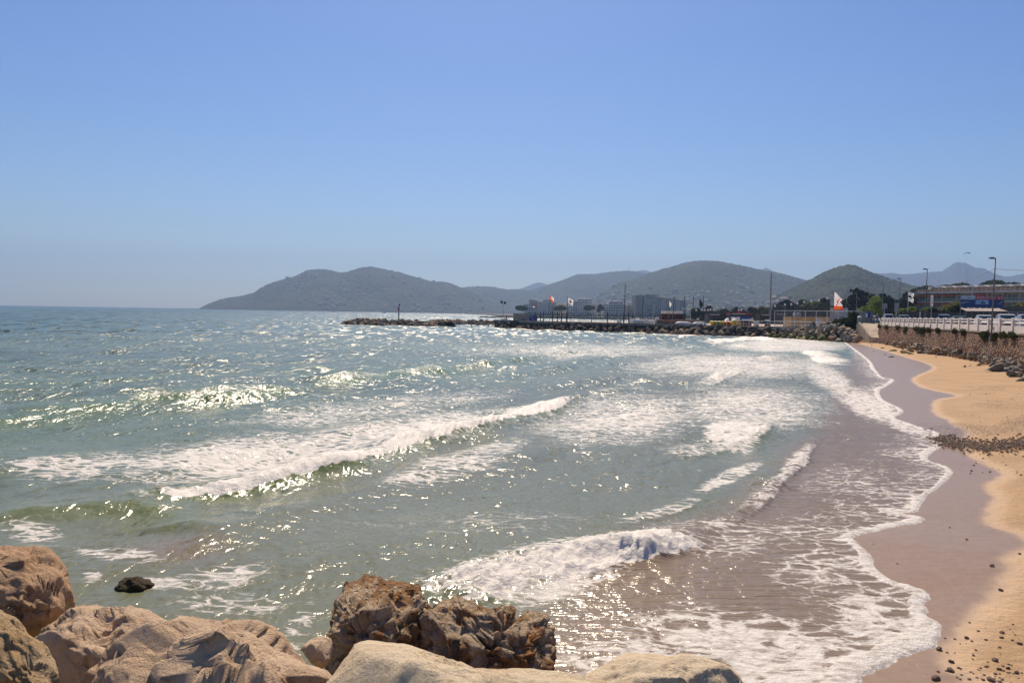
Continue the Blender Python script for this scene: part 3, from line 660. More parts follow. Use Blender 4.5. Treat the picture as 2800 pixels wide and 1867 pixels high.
boulder('long low rust stained pitted boulder beside the tall one', [(1120, 1680), (1150, 1655), (1200, 1640), (1235, 1632), (1280, 1650), (1330, 1672), (1380, 1665), (1420, 1685), (1440, 1680), (1490, 1700), (1520, 1740), (1548, 1770), (1556, 1800), (1545, 1830), (1520, 1850), (1400, 1890), (1300, 1960), (1130, 1960)],
        8.5, .58, karst, 4, .09, 63, pit=.17, ridge=.05, power=.72)
boulder('smooth pale cream boulder at bottom centre', [(840, 1920), (905, 1850), (945, 1800), (975, 1762), (1010, 1752), (1060, 1758), (1110, 1764), (1170, 1785), (1240, 1808), (1300, 1835), (1380, 1836), (1520, 1838), (1700, 1842), (1760, 1960), (1400, 2150), (950, 2150)],
        4.3, .6, pale, 4, .022, 71, power=.75, facet=.45, lean=-1.8)
boulder('low pale yellowish boulder right of the smooth cream one', [(1560, 1880), (1600, 1850), (1650, 1825), (1680, 1800), (1720, 1786), (1780, 1790), (1830, 1796), (1870, 1788), (1930, 1800), (1980, 1820), (2015, 1850), (2040, 1880), (2000, 2020), (1700, 2060)],
        5.0, .5, pale, 4, .045, 82, facet=.45)
o = boulder('dark weed covered rock breaking the surface at lower left', [(268, 1605), (285, 1585), (310, 1570), (345, 1566), (380, 1575), (398, 1590), (385, 1606), (330, 1616), (280, 1618)], 11.0, .45, weedm, 4, .08, 91, 5, pit=.06, grp='rocks awash'); o.location.z -= .16; o.location.y += .35; o.scale = (.95, 1.0, .85)
v_, f_ = ico(4); v_ = v_*np.array([5.2, 3.6, 1.5])+np.array([-1.2, 2.6, -.1]); v_ += .35*fbm(v_[:, 0]*.9, v_[:, 1]*.9, v_[:, 2]*.9, 4, 5)[:, None]*np.array([1, 1, .5]); v_[:, 2] = np.minimum(v_[:, 2], 1.25)
tag(link('groyne_bed', mesh('groyne_bed', v_, f_, tan2, True)), 'rubble bed of the groyne beneath the foreground boulders', 'groyne bed', kind='structure')
# ---- many small stones: shared meshes, one object each
def rock_protos(n, m, sub=2, ax=(1, .8, .62), seed=0, ang=5, smooth=False, rough=.08, lo=.45):
    out = []
    for i in range(n):
        r0 = np.random.default_rng(seed+i); v, f = ico(sub); p = v*np.array(ax)*r0.uniform(.82, 1.18, 3)
        for _ in range(ang):
            nrm = r0.normal(size=3); nrm /= np.linalg.norm(nrm); dd = p@nrm; off = dd.max()*r0.uniform(lo, lo+.27)
            p -= np.clip(dd-off, 0, None)[:, None]*nrm
        p += rough*fbm(p[:, 0]*1.6, p[:, 1]*1.6, p[:, 2]*1.6, 3, seed+i)[:, None]*v
        out.append(mesh('rock', p, f, m, smooth))
    return out
darkrock = rock_mat('dark_riprap', (.10, .075, .055), (.06, .047, .038), (.17, .13, .095), .05, 1.2)
lightrock = rock_mat('weathered_riprap', (.36, .26, .165), (.25, .17, .11), (.10, .07, .045), .05, 1.2)
greyrock = rock_mat('grey_slab', (.27, .245, .205), (.19, .17, .14), (.09, .08, .065), .03, 1.5)
tanrock = rock_mat('tan_slab', (.38, .28, .18), (.27, .19, .12), (.12, .09, .06), .03, 1.5)
weedrock = rock_mat('weedy_stone', (.12, .13, .03), (.07, .085, .02), (.16, .13, .05), .03, 2.0)
P_dark = rock_protos(6, darkrock, 2, seed=100); P_light = rock_protos(6, lightrock, 2, seed=120)
P_grey = rock_protos(7, greyrock, 2, (1, .75, .48), 140, 13, rough=.02, lo=.30); P_tan = rock_protos(4, tanrock, 2, (1, .7, .48), 160, 12, rough=.02, lo=.32)
P_weed = rock_protos(3, weedrock, 2, (1, .8, .45), 180, 4)
def put(me, x, y, z, s, label, cat, grp, name='rock', tilt=.5, flat=1.0):
    o = link(name, me); o.location = (x, y, z); o.scale = (s*random.uniform(.8, 1.25), s*random.uniform(.8, 1.2), s*flat*random.uniform(.8, 1.2))
    o.rotation_euler = (random.uniform(-tilt, tilt), random.uniform(-tilt, tilt), random.uniform(0, 6.28)); return tag(o, label, cat, grp)
def along(P, t):
    P = np.asarray(P); L = np.concatenate([[0], np.cumsum(np.hypot(*np.diff(P, axis=0).T))]); s = t*L[-1]
    i = min(int(np.searchsorted(L, s, 'right'))-1, len(P)-2); u = (s-L[i])/max(L[i+1]-L[i], 1e-6); a = P[i]+(P[i+1]-P[i])*u
    d = P[i+1]-P[i]; d = d/np.hypot(*d); return a, np.array([-d[1], d[0]]), L[-1]
# outer breakwater
BW = [np.array(ground(x, y)[:2]) for x, y in [(930, 887), (1040, 890), (1150, 891), (1195, 893)]]
BW2 = [np.array(ground(x, y)[:2]) for x, y in [(1195, 888), (1280, 888), (1372, 889)]]
for path, n, dep, top, gl in ((BW, 112, 6, 1.8, ', near end'), (BW2, 92, 5, 1.7, ', far stretch')):
    for row in range(4):
        k = n//4
        for i in range(k):
            u = (i+.5+random.uniform(-.35, .35))/k; a, nr, L = along(path, u)
            endt = min(1, (u*L+.6)/3.2) if path is BW else 1
            w = .35+row*dep/6.5; z = .15+(top-.55)*row/3*endt
            put(random.choice(P_light if random.random() < .8 else P_dark), a[0]+nr[0]*w+random.uniform(-.2, .2), a[1]+nr[1]*w, z, random.uniform(.75, 1.2)*L/k/2.1*1.6, ('waterline', 'low', 'upper', 'crest')[row]+' breakwater stone by the '+near_word('bw', project(a[0], a[1], 1)[0])+gl, 'stone', 'stones of the outer breakwater', flat=.9, name='stone')
    me_ = MB()
    for i in range(14):
        a, nr, L = along(path, i/13); b = a+nr*5.2
    pts0 = [along(path, i/13) for i in range(14)]
    v = []
    for a, nr, L in pts0:
        i_ = 0 if not (path is BW) else 0
        v += [(a[0]+nr[0]*.6, a[1]+nr[1]*.6, -.6), (a[0]+nr[0]*2.2, a[1]+nr[1]*2.2, top-.45), (a[0]+nr[0]*5.0, a[1]+nr[1]*5.0, top-.45), (a[0]+nr[0]*7, a[1]+nr[1]*7, -.6)]
    v[1] = v[0]; v[2] = v[3]
    f = [(4*i+j, 4*i+4+j, 4*i+5+j, 4*i+1+j) for i in range(13) for j in range(3)]
    tag(link('rubble_core', mesh('rubble_core', v, f, lightrock)), 'rubble core beneath the %s breakwater stones' % ('near end' if path is BW else 'far stretch'), 'rubble core', kind='structure')
# quay riprap
QW = [np.array(ground(x, y)[:2]) for x, y in [(1342, 896), (1400, 898), (1500, 903), (1700, 909), (1800, 913), (1900, 916), (2000, 919), (2100, 922)]]
for row in range(4):
    k = 45
    for i in range(k):
        u = (i+.5+random.uniform(-.4, .4))/k; a, nr, L = along(QW, u); w = .5+row*.85; z = .1+row*.42
        big = 1.0+.45*sm(.55, .95, u)
        put(random.choice(P_dark+(P_light if row < 2 and random.random() < .55 else [])), a[0]+nr[0]*w, a[1]+nr[1]*w, z+.1*big*row/3, random.uniform(.62, 1.0)*big*.95,
            '%s riprap rock under the quay, below the %s' % (('waterline', 'low', 'upper', 'topmost')[row], near_word('quay', project(a[0], a[1], 1)[0])), 'rock', 'riprap rocks under the quay', name='rock')
# rocks between quay and ramp
def region_px(x0, x1, ytop, ybot):
    px = random.uniform(x0, x1); a, b = np.interp(px, *ytop), np.interp(px, *ybot); return px, a, b
RT = ([2090, 2150, 2210, 2260, 2300, 2335], [907, 897, 888, 882, 886, 905]); RB = ([2090, 2150, 2210, 2260, 2300, 2350], [920, 924, 930, 934, 932, 928])
for i in range(150):
    u = (i % 11+random.random())/11; px = random.uniform(2095, 2345); a, b = np.interp(px, *RT), np.interp(px, *RB)
    Yf = np.interp(px, [2090, 2345], [163, 130]); py = b+(a-b)*u; p = atY(px, py, Yf+u*5)
    low = u < .25; L_ = '%s grey rock %s, beside the ramp, below the %s' % (('low', 'middle', 'upper')[min(2, int(u*3))], 'near the quay' if px < 2220 else 'near the ramp', near_word('quay', px))
    pr = random.choice(P_grey+P_tan[:2]); 
    if low and px < 2260: pr = random.choice(P_weed+P_tan); L_ = 'green and ochre weedy rock at the waterline below the '+near_word('quay', px)
    put(pr, p[0], p[1], p[2]-.1, random.uniform(.7, 1.45), L_, 'rock', 'rocks beside the ramp', flat=1.1)
# bank under those rocks
v = []
for px in np.linspace(2060, 2345, 14):
    Yf = np.interp(px, [2060, 2345], [166, 130]); a, b = np.interp(px, *RT), np.interp(px, *RB)
    for u in (-.15, .5, 1.0): v.append(atY(px, b+(a-b)*u+8, Yf+u*5.4+.9))
    q_ = v[-1].copy(); q_[1] += 9; v.append(q_)
f = [(4*i+j, 4*i+4+j, 4*i+5+j, 4*i+1+j) for i in range(13) for j in range(3)]
tag(link('bank', mesh('bank', v, f, darkrock)), 'dark earth bank beneath the rocks beside the ramp', 'bank', kind='structure')
# slabs at the foot of the sea wall
FT = ([2415, 2500, 2600, 2660, 2700, 2760, 2800, 2850], [928, 934, 950, 962, 976, 985, 985, 1000]); FB = ([2415, 2500, 2600, 2660, 2720, 2800, 2850], [940, 968, 975, 985, 1004, 1040, 1068])
slabs = []
for i in range(230):
    px = 2412+(i+.5)/230*440+random.uniform(-7, 7); u = random.random()**1.15; pf = sand_hit(px, float(np.interp(px, *FB))-2); sw_ = wall_s(px, .95); bw_ = np.array(W(sw_, .95))
    zb_ = max(float(atY(px, float(np.interp(px, *FT))+5, bw_[1])[2]), float(sand_z(bw_[:1], bw_[1:2])[0])+.2); pb = np.array([bw_[0], bw_[1], zb_]); p = pf*(1-u)+pb*u
    s = random.uniform(.38, .85)*(1+.3*(px > 2740)); slabs.append((p[0], p[1], p[2]-.05, s))
for j, (x, y, z, s) in enumerate(slabs):
    pr = random.choice(P_grey+P_grey+P_tan); put(pr, x, y, z, s, ('brown ' if pr in P_tan else ('grey pointed ', 'grey blunt ', 'grey wedge shaped ')[P_grey.index(pr) % 3])+ ('large' if s > .5 else 'small' if s < .33 else 'middling')+' slab '+('against the wall' if wall_x(y)-x < 1.8 else 'out on the sand' if wall_x(y)-x > 3.5 else 'in mid heap')+' below the '+near_word('prom', project(x, y, z)[0]), 'flat stone', 'slabs at the foot of the sea wall', tilt=.5, name='flat_stone')
for (px, py, s, l) in ((2725, 1015, 1.25, 'large upright wedge shaped grey slab at the right end of the rock heap'), (2752, 1000, 1.15, 'squared pale grey block leaning behind the wedge shaped slab'), (2765, 1030, .95, 'dark flat slab in front of the squared block at right'),
                     (2600, 972, 1.0, 'long flat grey slab lying at the middle of the heap'), (2540, 968, .6, 'low triangular brown slab on open sand edge'), (2745, 1003, .9, 'red brown slab tucked between grey blocks at right')):
    p = sand_hit(px, py); put(random.choice(P_grey), p[0], p[1], p[2]+.15*s, s, l, 'flat stone', 'slabs at the foot of the sea wall', tilt=.35, flat=1.3, name='flat_stone')
for (px, py, s) in ((2636, 1004, .3), (2652, 1000, .2), (2675, 1000, .4), (2705, 1002, .35), (2384, 945, .3), (2389, 962, .15), (2422, 970, .2), (2560, 976, .25)):
    p = sand_hit(px, py); put(random.choice(P_tan), p[0], p[1], p[2]+.03, s, 'small lone stone on the sand below the '+near_word('prom', px), 'stone', 'lone stones on the sand')
for (px, py, s) in ((2440, 976, .55), (2478, 966, .75), (2412, 952, .4), (2490, 968, .4), (2440, 960, .6)):
    p = sand_hit(px, py); put(random.choice(P_weed), p[0], p[1], p[2]+.02, s, 'green weed covered rock at the sand edge, %s' % {2440: 'upper of the near pair', 2478: 'the largest', 2412: 'nearest the ramp', 2490: 'beside the largest'}[px] if py != 960 else 'green weed covered rock farthest up the sand', 'rock', 'weedy rocks on the beach', flat=.6)
# pebbles near the camera
P_peb = rock_protos(5, rock_mat('pebble_stone', (.19, .13, .09), (.30, .22, .16), (.10, .075, .055), .004, 12.0), 2, (1, .8, .6), 200, 3, True, .04)
def pebble(px, py, r): 
    p = sand_hit(px, py); me_ = random.choice(P_peb); o = link('pebble', me_); o.location = (p[0], p[1], p[2]+r*.25); o.scale = (r, r, r); o.rotation_euler = (0, 0, random.uniform(0, 6)); return o
for px, py, r, l in ((2714, 1548, .05, 'dark oval pebble on the wet sand near its dry edge'), (2736, 1614, .04, 'pale grey pebble on the wet to dry sand line'), (2597, 1442, .02, 'tiny pebble with a wash mark on the wet sand'), (2643, 1475, .03, 'small pebble alone on the wet sand'),
                     (2389, 1487, .016, 'tiny dark pebble beside the foam edge'), (2453, 1541, .02, 'small pebble midway across the wet sand'), (2787, 1514, .035, 'dark pebble at the dry sand edge on the right'), (2568, 1776, .05, 'dark flat pebble just beyond the foam edge'),
                     (2642, 1744, .036, 'flat pebble upper left in the dry sand scatter'), (2601, 1810, .038, 'oval dark pebble left of the lower scatter'), (2600, 1834, .05, 'large brown pebble by the bottom of the wet sand'), (2560, 1857, .06, 'largest dark pebble near the bottom edge'),
                     (2740, 1730, .035, 'reddish pebble topmost in the dry scatter'), (2738, 1743, .03, 'flat dark pebble below the reddish one'), (2789, 1760, .04, 'black pebble at the right frame edge'), (2721, 1806, .045, 'rounded brown pebble central in the lower scatter'),
                     (2734, 1831, .035, 'dark pebble under the rounded brown one'), (2756, 1827, .03, 'light brown pebble right of the dark one'), (2780, 1840, .035, 'speckled pebble at lower right'), (2710, 1860, .05, 'black pebble cluster stone at bottom edge')):
    tag(pebble(px, py, r), l, 'pebble', 'pebbles on the beach')
m_ = MB(); 
for i in range(380):
    if 40 < i < 200 or 200 < i < 270: continue
    px = random.gauss(2700, 60) if i < 160 else random.uniform(2560, 2800); py = random.uniform(1815, 1868) if i < 160 else random.uniform(1700, 1866)
    if i > 300: px, py = random.uniform(2650, 2800), random.uniform(1060, 1300)
    p = sand_hit(px, py); r = random.uniform(.006, .022)*(1 if i <= 300 else 1.6)
    m_.sphere((p[0], p[1], p[2]+r*.3), r, 5, 3, sc_=(1.2, 1, .7))
PB = [(2500+i*6, 1172+random.uniform(-14, 14)) for i in range(50)]
for i in range(1500):
    u = random.random(); px = 2500+u*330; cy = np.interp(px, [2500, 2600, 2700, 2800, 2880], [1172, 1176, 1176, 1155, 1130]); py = cy+random.gauss(0, 8)
    p = sand_hit(px, py) if False else ground(px, py, .25+.62*u); p[2] = float(0)
    r = random.uniform(.016, .042); m_.v; 
    m_._q = getattr(m_, '_q', []); m_._q.append((p[0], p[1], r))
Q = np.array(m_._q); zq = sand_z(Q[:, 0], Q[:, 1])
for (x, y, r), z in zip(Q, zq): m_.sphere((x, y, z+.03+r*.3), r, 4, 3, sc_=(1.3, 1, .7))
tag(m_.build('pebbles', P_peb[0].materials[0]), 'fine dark pebbles and shingle strewn over the sand', 'pebbles', kind='stuff')

# ================================================================== SEA WALL AND PROMENADE
mortar = mat('wall_mortar', (.17, .115, .085), .95, .3, 1.0)
wall = thing('sea_wall', 'red brown rubble stone sea wall under the white balustrade', 'wall', W(0), rzw)
BAT = .28                                   # the wall leans back: foot BAT*height further out
b = MB(); Hw = 3.0; SEG = 24
v = []; 
for i in range(SEG+1):
    s = WL*i/SEG; v += [(s, .05+BAT*2.9, -.2), (s, .02, PROM_Z-.25), (s, -1.2, PROM_Z-.25)]
b.add(v, [(3*i, 3*i+1, 3*i+4, 3*i+3) for i in range(SEG)]+[(3*i+1, 3*i+2, 3*i+5, 3*i+4) for i in range(SEG)])
b.build('backing', mortar, wall)
stone_ms = [rock_mat('wall_stone_a', (.33, .20, .13), (.26, .15, .10), (.14, .09, .06), .012, 6), rock_mat('wall_stone_b', (.46, .31, .20), (.36, .235, .15), (.2, .13, .09), .012, 6),
            rock_mat('wall_stone_c', (.22, .125, .085), (.16, .09, .065), (.09, .055, .04), .012, 6), rock_mat('wall_stone_d', (.40, .31, .24), (.32, .24, .185), (.18, .13, .1), .012, 6)]
SP = []
for i in range(8):
    r0 = np.random.default_rng(300+i); v_, f_ = ico(1); v_ = v_*np.array([1, .55, 1])*r0.uniform(.75, 1.2, v_.shape)
    v_[:, 0] += v_[:, 2]*r0.uniform(-.4, .2)
    SP.append((v_, f_))
SPM = [mesh('stone', a, f, stone_ms[i % 4]) for i, (a, f) in enumerate(SP)]
rest = [[[], []] for _ in range(4)]
sl = []
s = 12.0
while s < WL-.3:
    z = .2
    while z < PROM_Z-.42:
        w = random.uniform(.15, .30)*(1 if s < 95 else 1.25); sl.append((s+random.uniform(-.12, .12), z+random.uniform(-.06, .06), w)); z += w*random.uniform(.75, 1.0)
    s += .30 if s < 95 else .40
zs = sand_z(np.array([W(q[0], .8)[0] for q in sl]), np.array([W(q[0], .8)[1] for q in sl]))
sl = [q for q, zz_ in zip(sl, zs) if q[1] > zz_-.15]
vis = sorted([q for q in sl if wall_s(2800) < q[0]], key=lambda q: q[0])
first = set(id(q) for q in vis[:290])
for q in sl:
    s, z, w = q; off = .03+BAT*(PROM_Z-.3-z); patch = vnoise(np.array([s*.12]), np.array([z*.4]), s=8)[0]
    k = 3 if (abs(s-wall_s(2715)) < 1.3+z*.2 and random.random() < .6) else (random.choice([1, 1, 0]) if (s < 62 and z > 1.5) or patch > .3 else random.choice([0, 0, 2, 1]))
    if id(q) in first:
        o = link('stone', SPM[random.choice([k, k+4])], wall); o.location = (s, off, z); o.scale = (w*.58, w*.5, w*.60); o.rotation_euler = (0, random.uniform(-.6, .3), 0)
    else:
        a, f = SP[random.randrange(8)]; B_ = rest[k]; base = sum(len(x) for x in B_[0]); t_ = random.uniform(-.6, .3)
        x_ = a[:, 0]*math.cos(t_)+a[:, 2]*math.sin(t_); z_ = -a[:, 0]*math.sin(t_)+a[:, 2]*math.cos(t_)
        B_[0].append(np.stack([s+x_*w*.58, off+a[:, 1]*w*.5, z+z_*w*.6], 1)); B_[1].append(f+base)
allv = []; allf = []; mi = []; base = 0
for k in range(4):
    if rest[k][0]:
        V_ = np.vstack(rest[k][0]); F_ = np.vstack(rest[k][1]); allv.append(V_); allf.append(F_+base); mi += [k]*len(F_); base += len(V_)
me = mesh('stones', np.vstack(allv), np.vstack(allf), stone_ms); me.polygons.foreach_set('material_index', mi)
tag(link('stones', me, wall), kind='stuff')
white = mat('white_paint', (.82, .73, .65), .6, .10, 1.5, col2=(.70, .61, .53)); coping = mat('coping_concrete', (.42, .36, .29), .9, .25, 1.2)
MB().box(0, WL, -.45, .16, PROM_Z-.26, PROM_Z-.12).build('coping', coping, wall)
leafm = canopy_mat('wall_plants', (.05, .07, .018), (.11, .11, .03), (.16, .13, .05), 1.5, 9, .05)
def leafball(mb, c, r, n, ls, flat=1.0, rnd=random):
    for _ in range(n):
        d = Vector((rnd.gauss(0, 1), rnd.gauss(0, 1), rnd.gauss(0, 1))).normalized()*r*rnd.uniform(.35, 1.0)**.5; p = Vector(c)+Vector((d.x, d.y, d.z*flat))
        a = Vector((rnd.gauss(0, 1), rnd.gauss(0, 1), rnd.gauss(0, 1))).normalized(); b_ = a.cross(Vector((rnd.gauss(0, 1), rnd.gauss(0, 1), rnd.gauss(0, 1)))).normalized(); s = ls*rnd.uniform(.6, 1.4)
        mb.quad(p-a*s-b_*s*.6, p+a*s-b_*s*.6, p+a*s+b_*s*.6, p-a*s+b_*s*.6)
for px, h, w in ((2430, .5, 1.2), (2462, .6, 2.2), (2483, .95, 1.3), (2512, .5, 1.8), (2524, .8, .8), (2533, 1.0, .7), (2548, .5, 1.4), (2573, .35, .8), (2620, .3, .4), (2645, .45, .4), (2700, .75, 1.1), (2708, 1.0, .5), (2732, .8, .55), (2755, .35, 1.0), (2780, .3, 1.2), (2410, .5, .8)):
    s = wall_s(px); mb = MB()
    for k in range(11):
        x = -w/2+w*(k+random.random())/11; leafball(mb, (x, .22, -h*random.uniform(0, .7)), .17+.12*random.random(), 46, .045)
    o = mb.build('wall_plant', leafm); o.location = W(s, .1, PROM_Z-.22); o.rotation_euler = (0, 0, rzw)
    tag(o, ('long trailing' if h > .7 else 'short tufted')+' plant hanging over the sea wall top below the '+near_word('prom', px), 'plant', 'plants hanging on the sea wall')
# promenade paving behind the wall, and road
asph = mat('asphalt', (.07, .068, .065), .95, .25, .6); pav = mat('pavement', (.30, .25, .20), .9, .2, .8)
b = MB(); b.box(-20, WL+.0, -30, -1.1, .5, PROM_Z-.10); o = b.build('road', asph); o.location = W(0); o.rotation_euler = (0, 0, rzw); tag(o, kind='structure')
b = MB(); b.box(-20, WL+6, -3.2, -.3, .5, PROM_Z); o = b.build('pavement', pav); o.location = W(0); o.rotation_euler = (0, 0, rzw); tag(o, kind='structure')
v = [W(WL, -30, PROM_Z-.11), W(WL, -.3, PROM_Z-.11), tuple(atY(2404, 884, 134.5)[:2])+(PROM_Z-.11,), tuple(atY(2347, 884, 138)[:2])+(PROM_Z-.11,), (78, 185, PROM_Z-.3), (110, 215, PROM_Z-1.3), (170, 215, PROM_Z-1.0)]
v += [(a, b_, .9) for a, b_, c_ in v]; n7 = len(v)//2; f = [tuple(range(n7))]+[(i, i+n7, (i+1) % n7+n7, (i+1) % n7) for i in range(n7)]
tag(link('road', mesh('road', v, f, asph)), kind='structure')
# balustrade
bal = thing('balustrade', 'white painted concrete balustrade with round topped posts along the promenade', 'balustrade', W(0), rzw)
post_px = [2417, 2427, 2437, 2449, 2461, 2474, 2491, 2504, 2517, 2533, 2549, 2567, 2585.5, 2605.5, 2628, 2652, 2679, 2707, 2739, 2773]
ss = [wall_s(p) for p in post_px]; step = (ss[5]-ss[-1])/14
ss = [ss[-1]+step*k for k in range(-9, 30) if ss[-1]+step*k < WL+.1]
cap = [(-.19, .0), (-.19, 1.0), (-.165, 1.07), (-.10, 1.12), (0, 1.135), (.10, 1.12), (.165, 1.07), (.19, 1.0), (.19, 0)]
pm_ = MB().prism(cap, -.17, .17).data('post', white); L_ = step
panel = MB().box(.19, L_-.19, -.07, .09, -.12, .42).data('panel', white); rail1 = MB().tube([(.18, 0, .63), (L_-.18, 0, .63)], .055, 6).data('rail', white); rail2 = MB().tube([(.18, 0, .90), (L_-.18, 0, .90)], .055, 6).data('rail', white)
foot = MB().box(-.12, .12, .0, .13, -.14, .02).data('footing', white)
for i, s in enumerate(ss):
    for nm, me, zz_ in (('post', pm_, 0), ('footing', foot, 0)):
        o = link(nm, me, bal); o.location = (s, 0, PROM_Z-.04 if nm == 'footing' else PROM_Z-.10)
    if i < len(ss)-1:
        for nm, me in (('panel', panel), ('rail', rail1), ('rail', rail2)): o = link(nm, me, bal); o.location = (s, 0, PROM_Z)
# small blue notice on the balustrade panel
blue = mat('sign_blue', (.05, .06, .22), .5, .05); s = wall_s(2720)
tg = thing('notice', 'small white notice with a blue emblem fixed on the balustrade panel', 'notice', W(s, .12, PROM_Z+.17), rzw)
MB().box(-.2, .2, 0, .015, -.2, .22).build('plate', white, tg); MB().box(-.13, .10, .016, .024, -.12, .06).build('emblem', blue, tg); MB().box(-.16, .14, .016, .022, .10, .16).build('stripe', mat('sign_dark', (.1, .1, .12), .5), tg)

# ================================================================== RAMP
rampm = mat('ramp_concrete', (.46, .36, .25), .9, .22, .6, bump=.01)
A0 = atY(2406, 884, 134.0); top_l = atY(2350, 884.5, 137); top_r = atY(2404, 884.5, 134.0); bot_l = sand_hit(2379, 924); bot_r = sand_hit(2421, 924.5)
zt = float(atY(2375, 884.5, 136)[2]); tl = atY(2347, 884, 138)[:2]; tr = atY(2404, 884, 134.5)[:2]; bl = atY(2377, 924, 128.5)[:2]; br = atY(2424, 923, 125.5)[:2]; zb0 = float(atY(2400, 923, 127)[2])
rp = thing('ramp', 'concrete slipway ramp running from the promenade down to the sand', 'ramp', (bl[0], bl[1], 0))
L0 = lambda p, z: (p[0]-bl[0], p[1]-bl[1], z)
bi, ti = bl+(br-bl)*.07, tl+(tr-tl)*.10
v = [L0(bi, zb0), L0(br, zb0), L0(tr, zt), L0(ti, zt), L0(bi, -.5), L0(br, -.5), L0(tr, -.5), L0(ti, -.5)]
mesh_r = mesh('slope', v, [(0, 1, 2, 3), (0, 4, 5, 1), (1, 5, 6, 2), (3, 7, 4, 0), (2, 6, 7, 3)], rampm); link('slope', mesh_r, rp)
v = [L0(bl, zb0+.2), L0(bi, zb0+.2), L0(ti, zt+.22), L0(tl, zt+.22), L0(bl, -.5), L0(bi, -.5), L0(ti, -.5), L0(tl, -.5)]
link('side_wall', mesh('side_wall', v, [(0, 1, 2, 3), (0, 4, 5, 1), (1, 5, 6, 2), (3, 7, 4, 0), (2, 6, 7, 3)], mat('ramp_side', (.36, .27, .19), .9, .25, .6)), rp)
# ================================================================== PLACING HELPERS
def at(px, Y, z):
    x = (px-CX)/F_PX*Y
    for _ in range(4):
        q, _y = project(x, Y, z); x += (px-q)*Y/F_PX
    return np.array([x, Y, z])
def top(px, py, Y): return float(atY(px, py, Y)[2])
def mpp(Y): return Y/F_PX
QX = [1345, 1400, 1500, 1700, 1800, 1900, 2000, 2100, 2250, 2340]
QYv = [float(ground(a, b)[1])+4.2 for a, b in [(1345, 896), (1400, 898), (1500, 903), (1700, 909), (1800, 913), (1900, 916), (2000, 919), (2100, 922)]]+[152.0, 143.0]
def qY(px): return float(np.interp(px, QX, QYv))
QZ = 2.05
wood = mat('dark_timber', (.05, .035, .025), .8, .3, 4); pole_grey = mat('pole_grey', (.20, .19, .18), .5, .1, 3); pole_dark = mat('pole_dark', (.035, .035, .04), .5, .1, 3)
conc = mat('concrete', (.36, .32, .27), .9, .25, 1.5); concd = mat('wet_concrete', (.07, .065, .06), .7, .3, 1.5); sandc = mat('sandy_yard', (.62, .49, .34), .95, .2, .3)
whit = mat('white_gel', (.90, .86, .80), .45, .08, 2); cream = mat('cream_canvas', (.86, .80, .72), .8, .15, 4); yellow = mat('yellow_plastic', (.90, .52, .03), .45, .1, 3)
redm = mat('red_plastic', (.50, .04, .03), .45, .1, 3); greenm = mat('green_plastic', (.04, .20, .05), .45, .1, 3); ochre = mat('ochre_boards', (.82, .50, .17), .75, .2, 2)
bluem = mat('blue_paint', (.02, .06, .30), .5, .12, 2); darkred = mat('dark_red_cloth', (.13, .02, .03), .8, .3, 5); navy = mat('navy_cloth', (.03, .05, .12), .8, .3, 5)
glass = mat('dark_glass', (.035, .05, .055), .12, .05, 1, spec=.6); brownsh = mat('brown_boards', (.06, .025, .015), .8, .2, 2); brick = mat('brick_low_wall', (.26, .15, .10), .9, .3, 3)
def clothmat(name, c):
    t = NT(name); d = t.n('BsdfDiffuse', {'Color': tuple(c)+(1,)}); tr = t.n('BsdfTranslucent', {'Color': tuple(c)+(1,)}); return t.out(t.n('MixShader', {0: .5, 1: d, 2: tr}))
orange = clothmat('orange_cloth', (.80, .11, .02)); flagw = clothmat('flag_white', (.82, .78, .78)); black = mat('black_cloth', (.02, .02, .025), .8, .1, 2)
facade = mat('pale_render', (.88, .80, .72), .85, .15, .12); facade2 = mat('cream_render', (.86, .70, .50), .85, .15, .12); facadeg = mat('grey_render', (.46, .42, .38), .85, .1, .1)
rooft = mat('terracotta', (.40, .26, .20), .9, .25, .3); winm = mat('window_dark', (.17, .18, .18), .25, .1, 1); metal = mat('car_metal_trim', (.25, .25, .25), .35, .05, metal=.8)
rubber = mat('tyre_rubber', (.02, .02, .02), .8, .1); lampw = mat('lamp_glass', (.8, .8, .78), .3, .02)
def text(body, size, m, parent=None, loc=(0, 0, 0), rz=0, name='lettering', width=None):
    c = bpy.data.curves.new(name, 'FONT'); c.body = body; c.size = size; c.extrude = .01*size; c.align_x = 'CENTER'; c.align_y = 'CENTER'; c.resolution_u = 3
    c.materials.append(m); tmp = link(name+'_curve', c); bpy.context.view_layer.update(); me_t = bpy.data.meshes.new_from_object(tmp.evaluated_get(bpy.context.evaluated_depsgraph_get())); bpy.data.objects.remove(tmp); bpy.data.curves.remove(c); me_t.name = name
    o = link(name, me_t, parent); o.location = loc; o.rotation_euler = (R(90), 0, rz)
    if width:
        bpy.context.view_layer.update(); w = o.dimensions.x; 
        if w > 0: o.scale = (width/w, 1, 1)
    return o

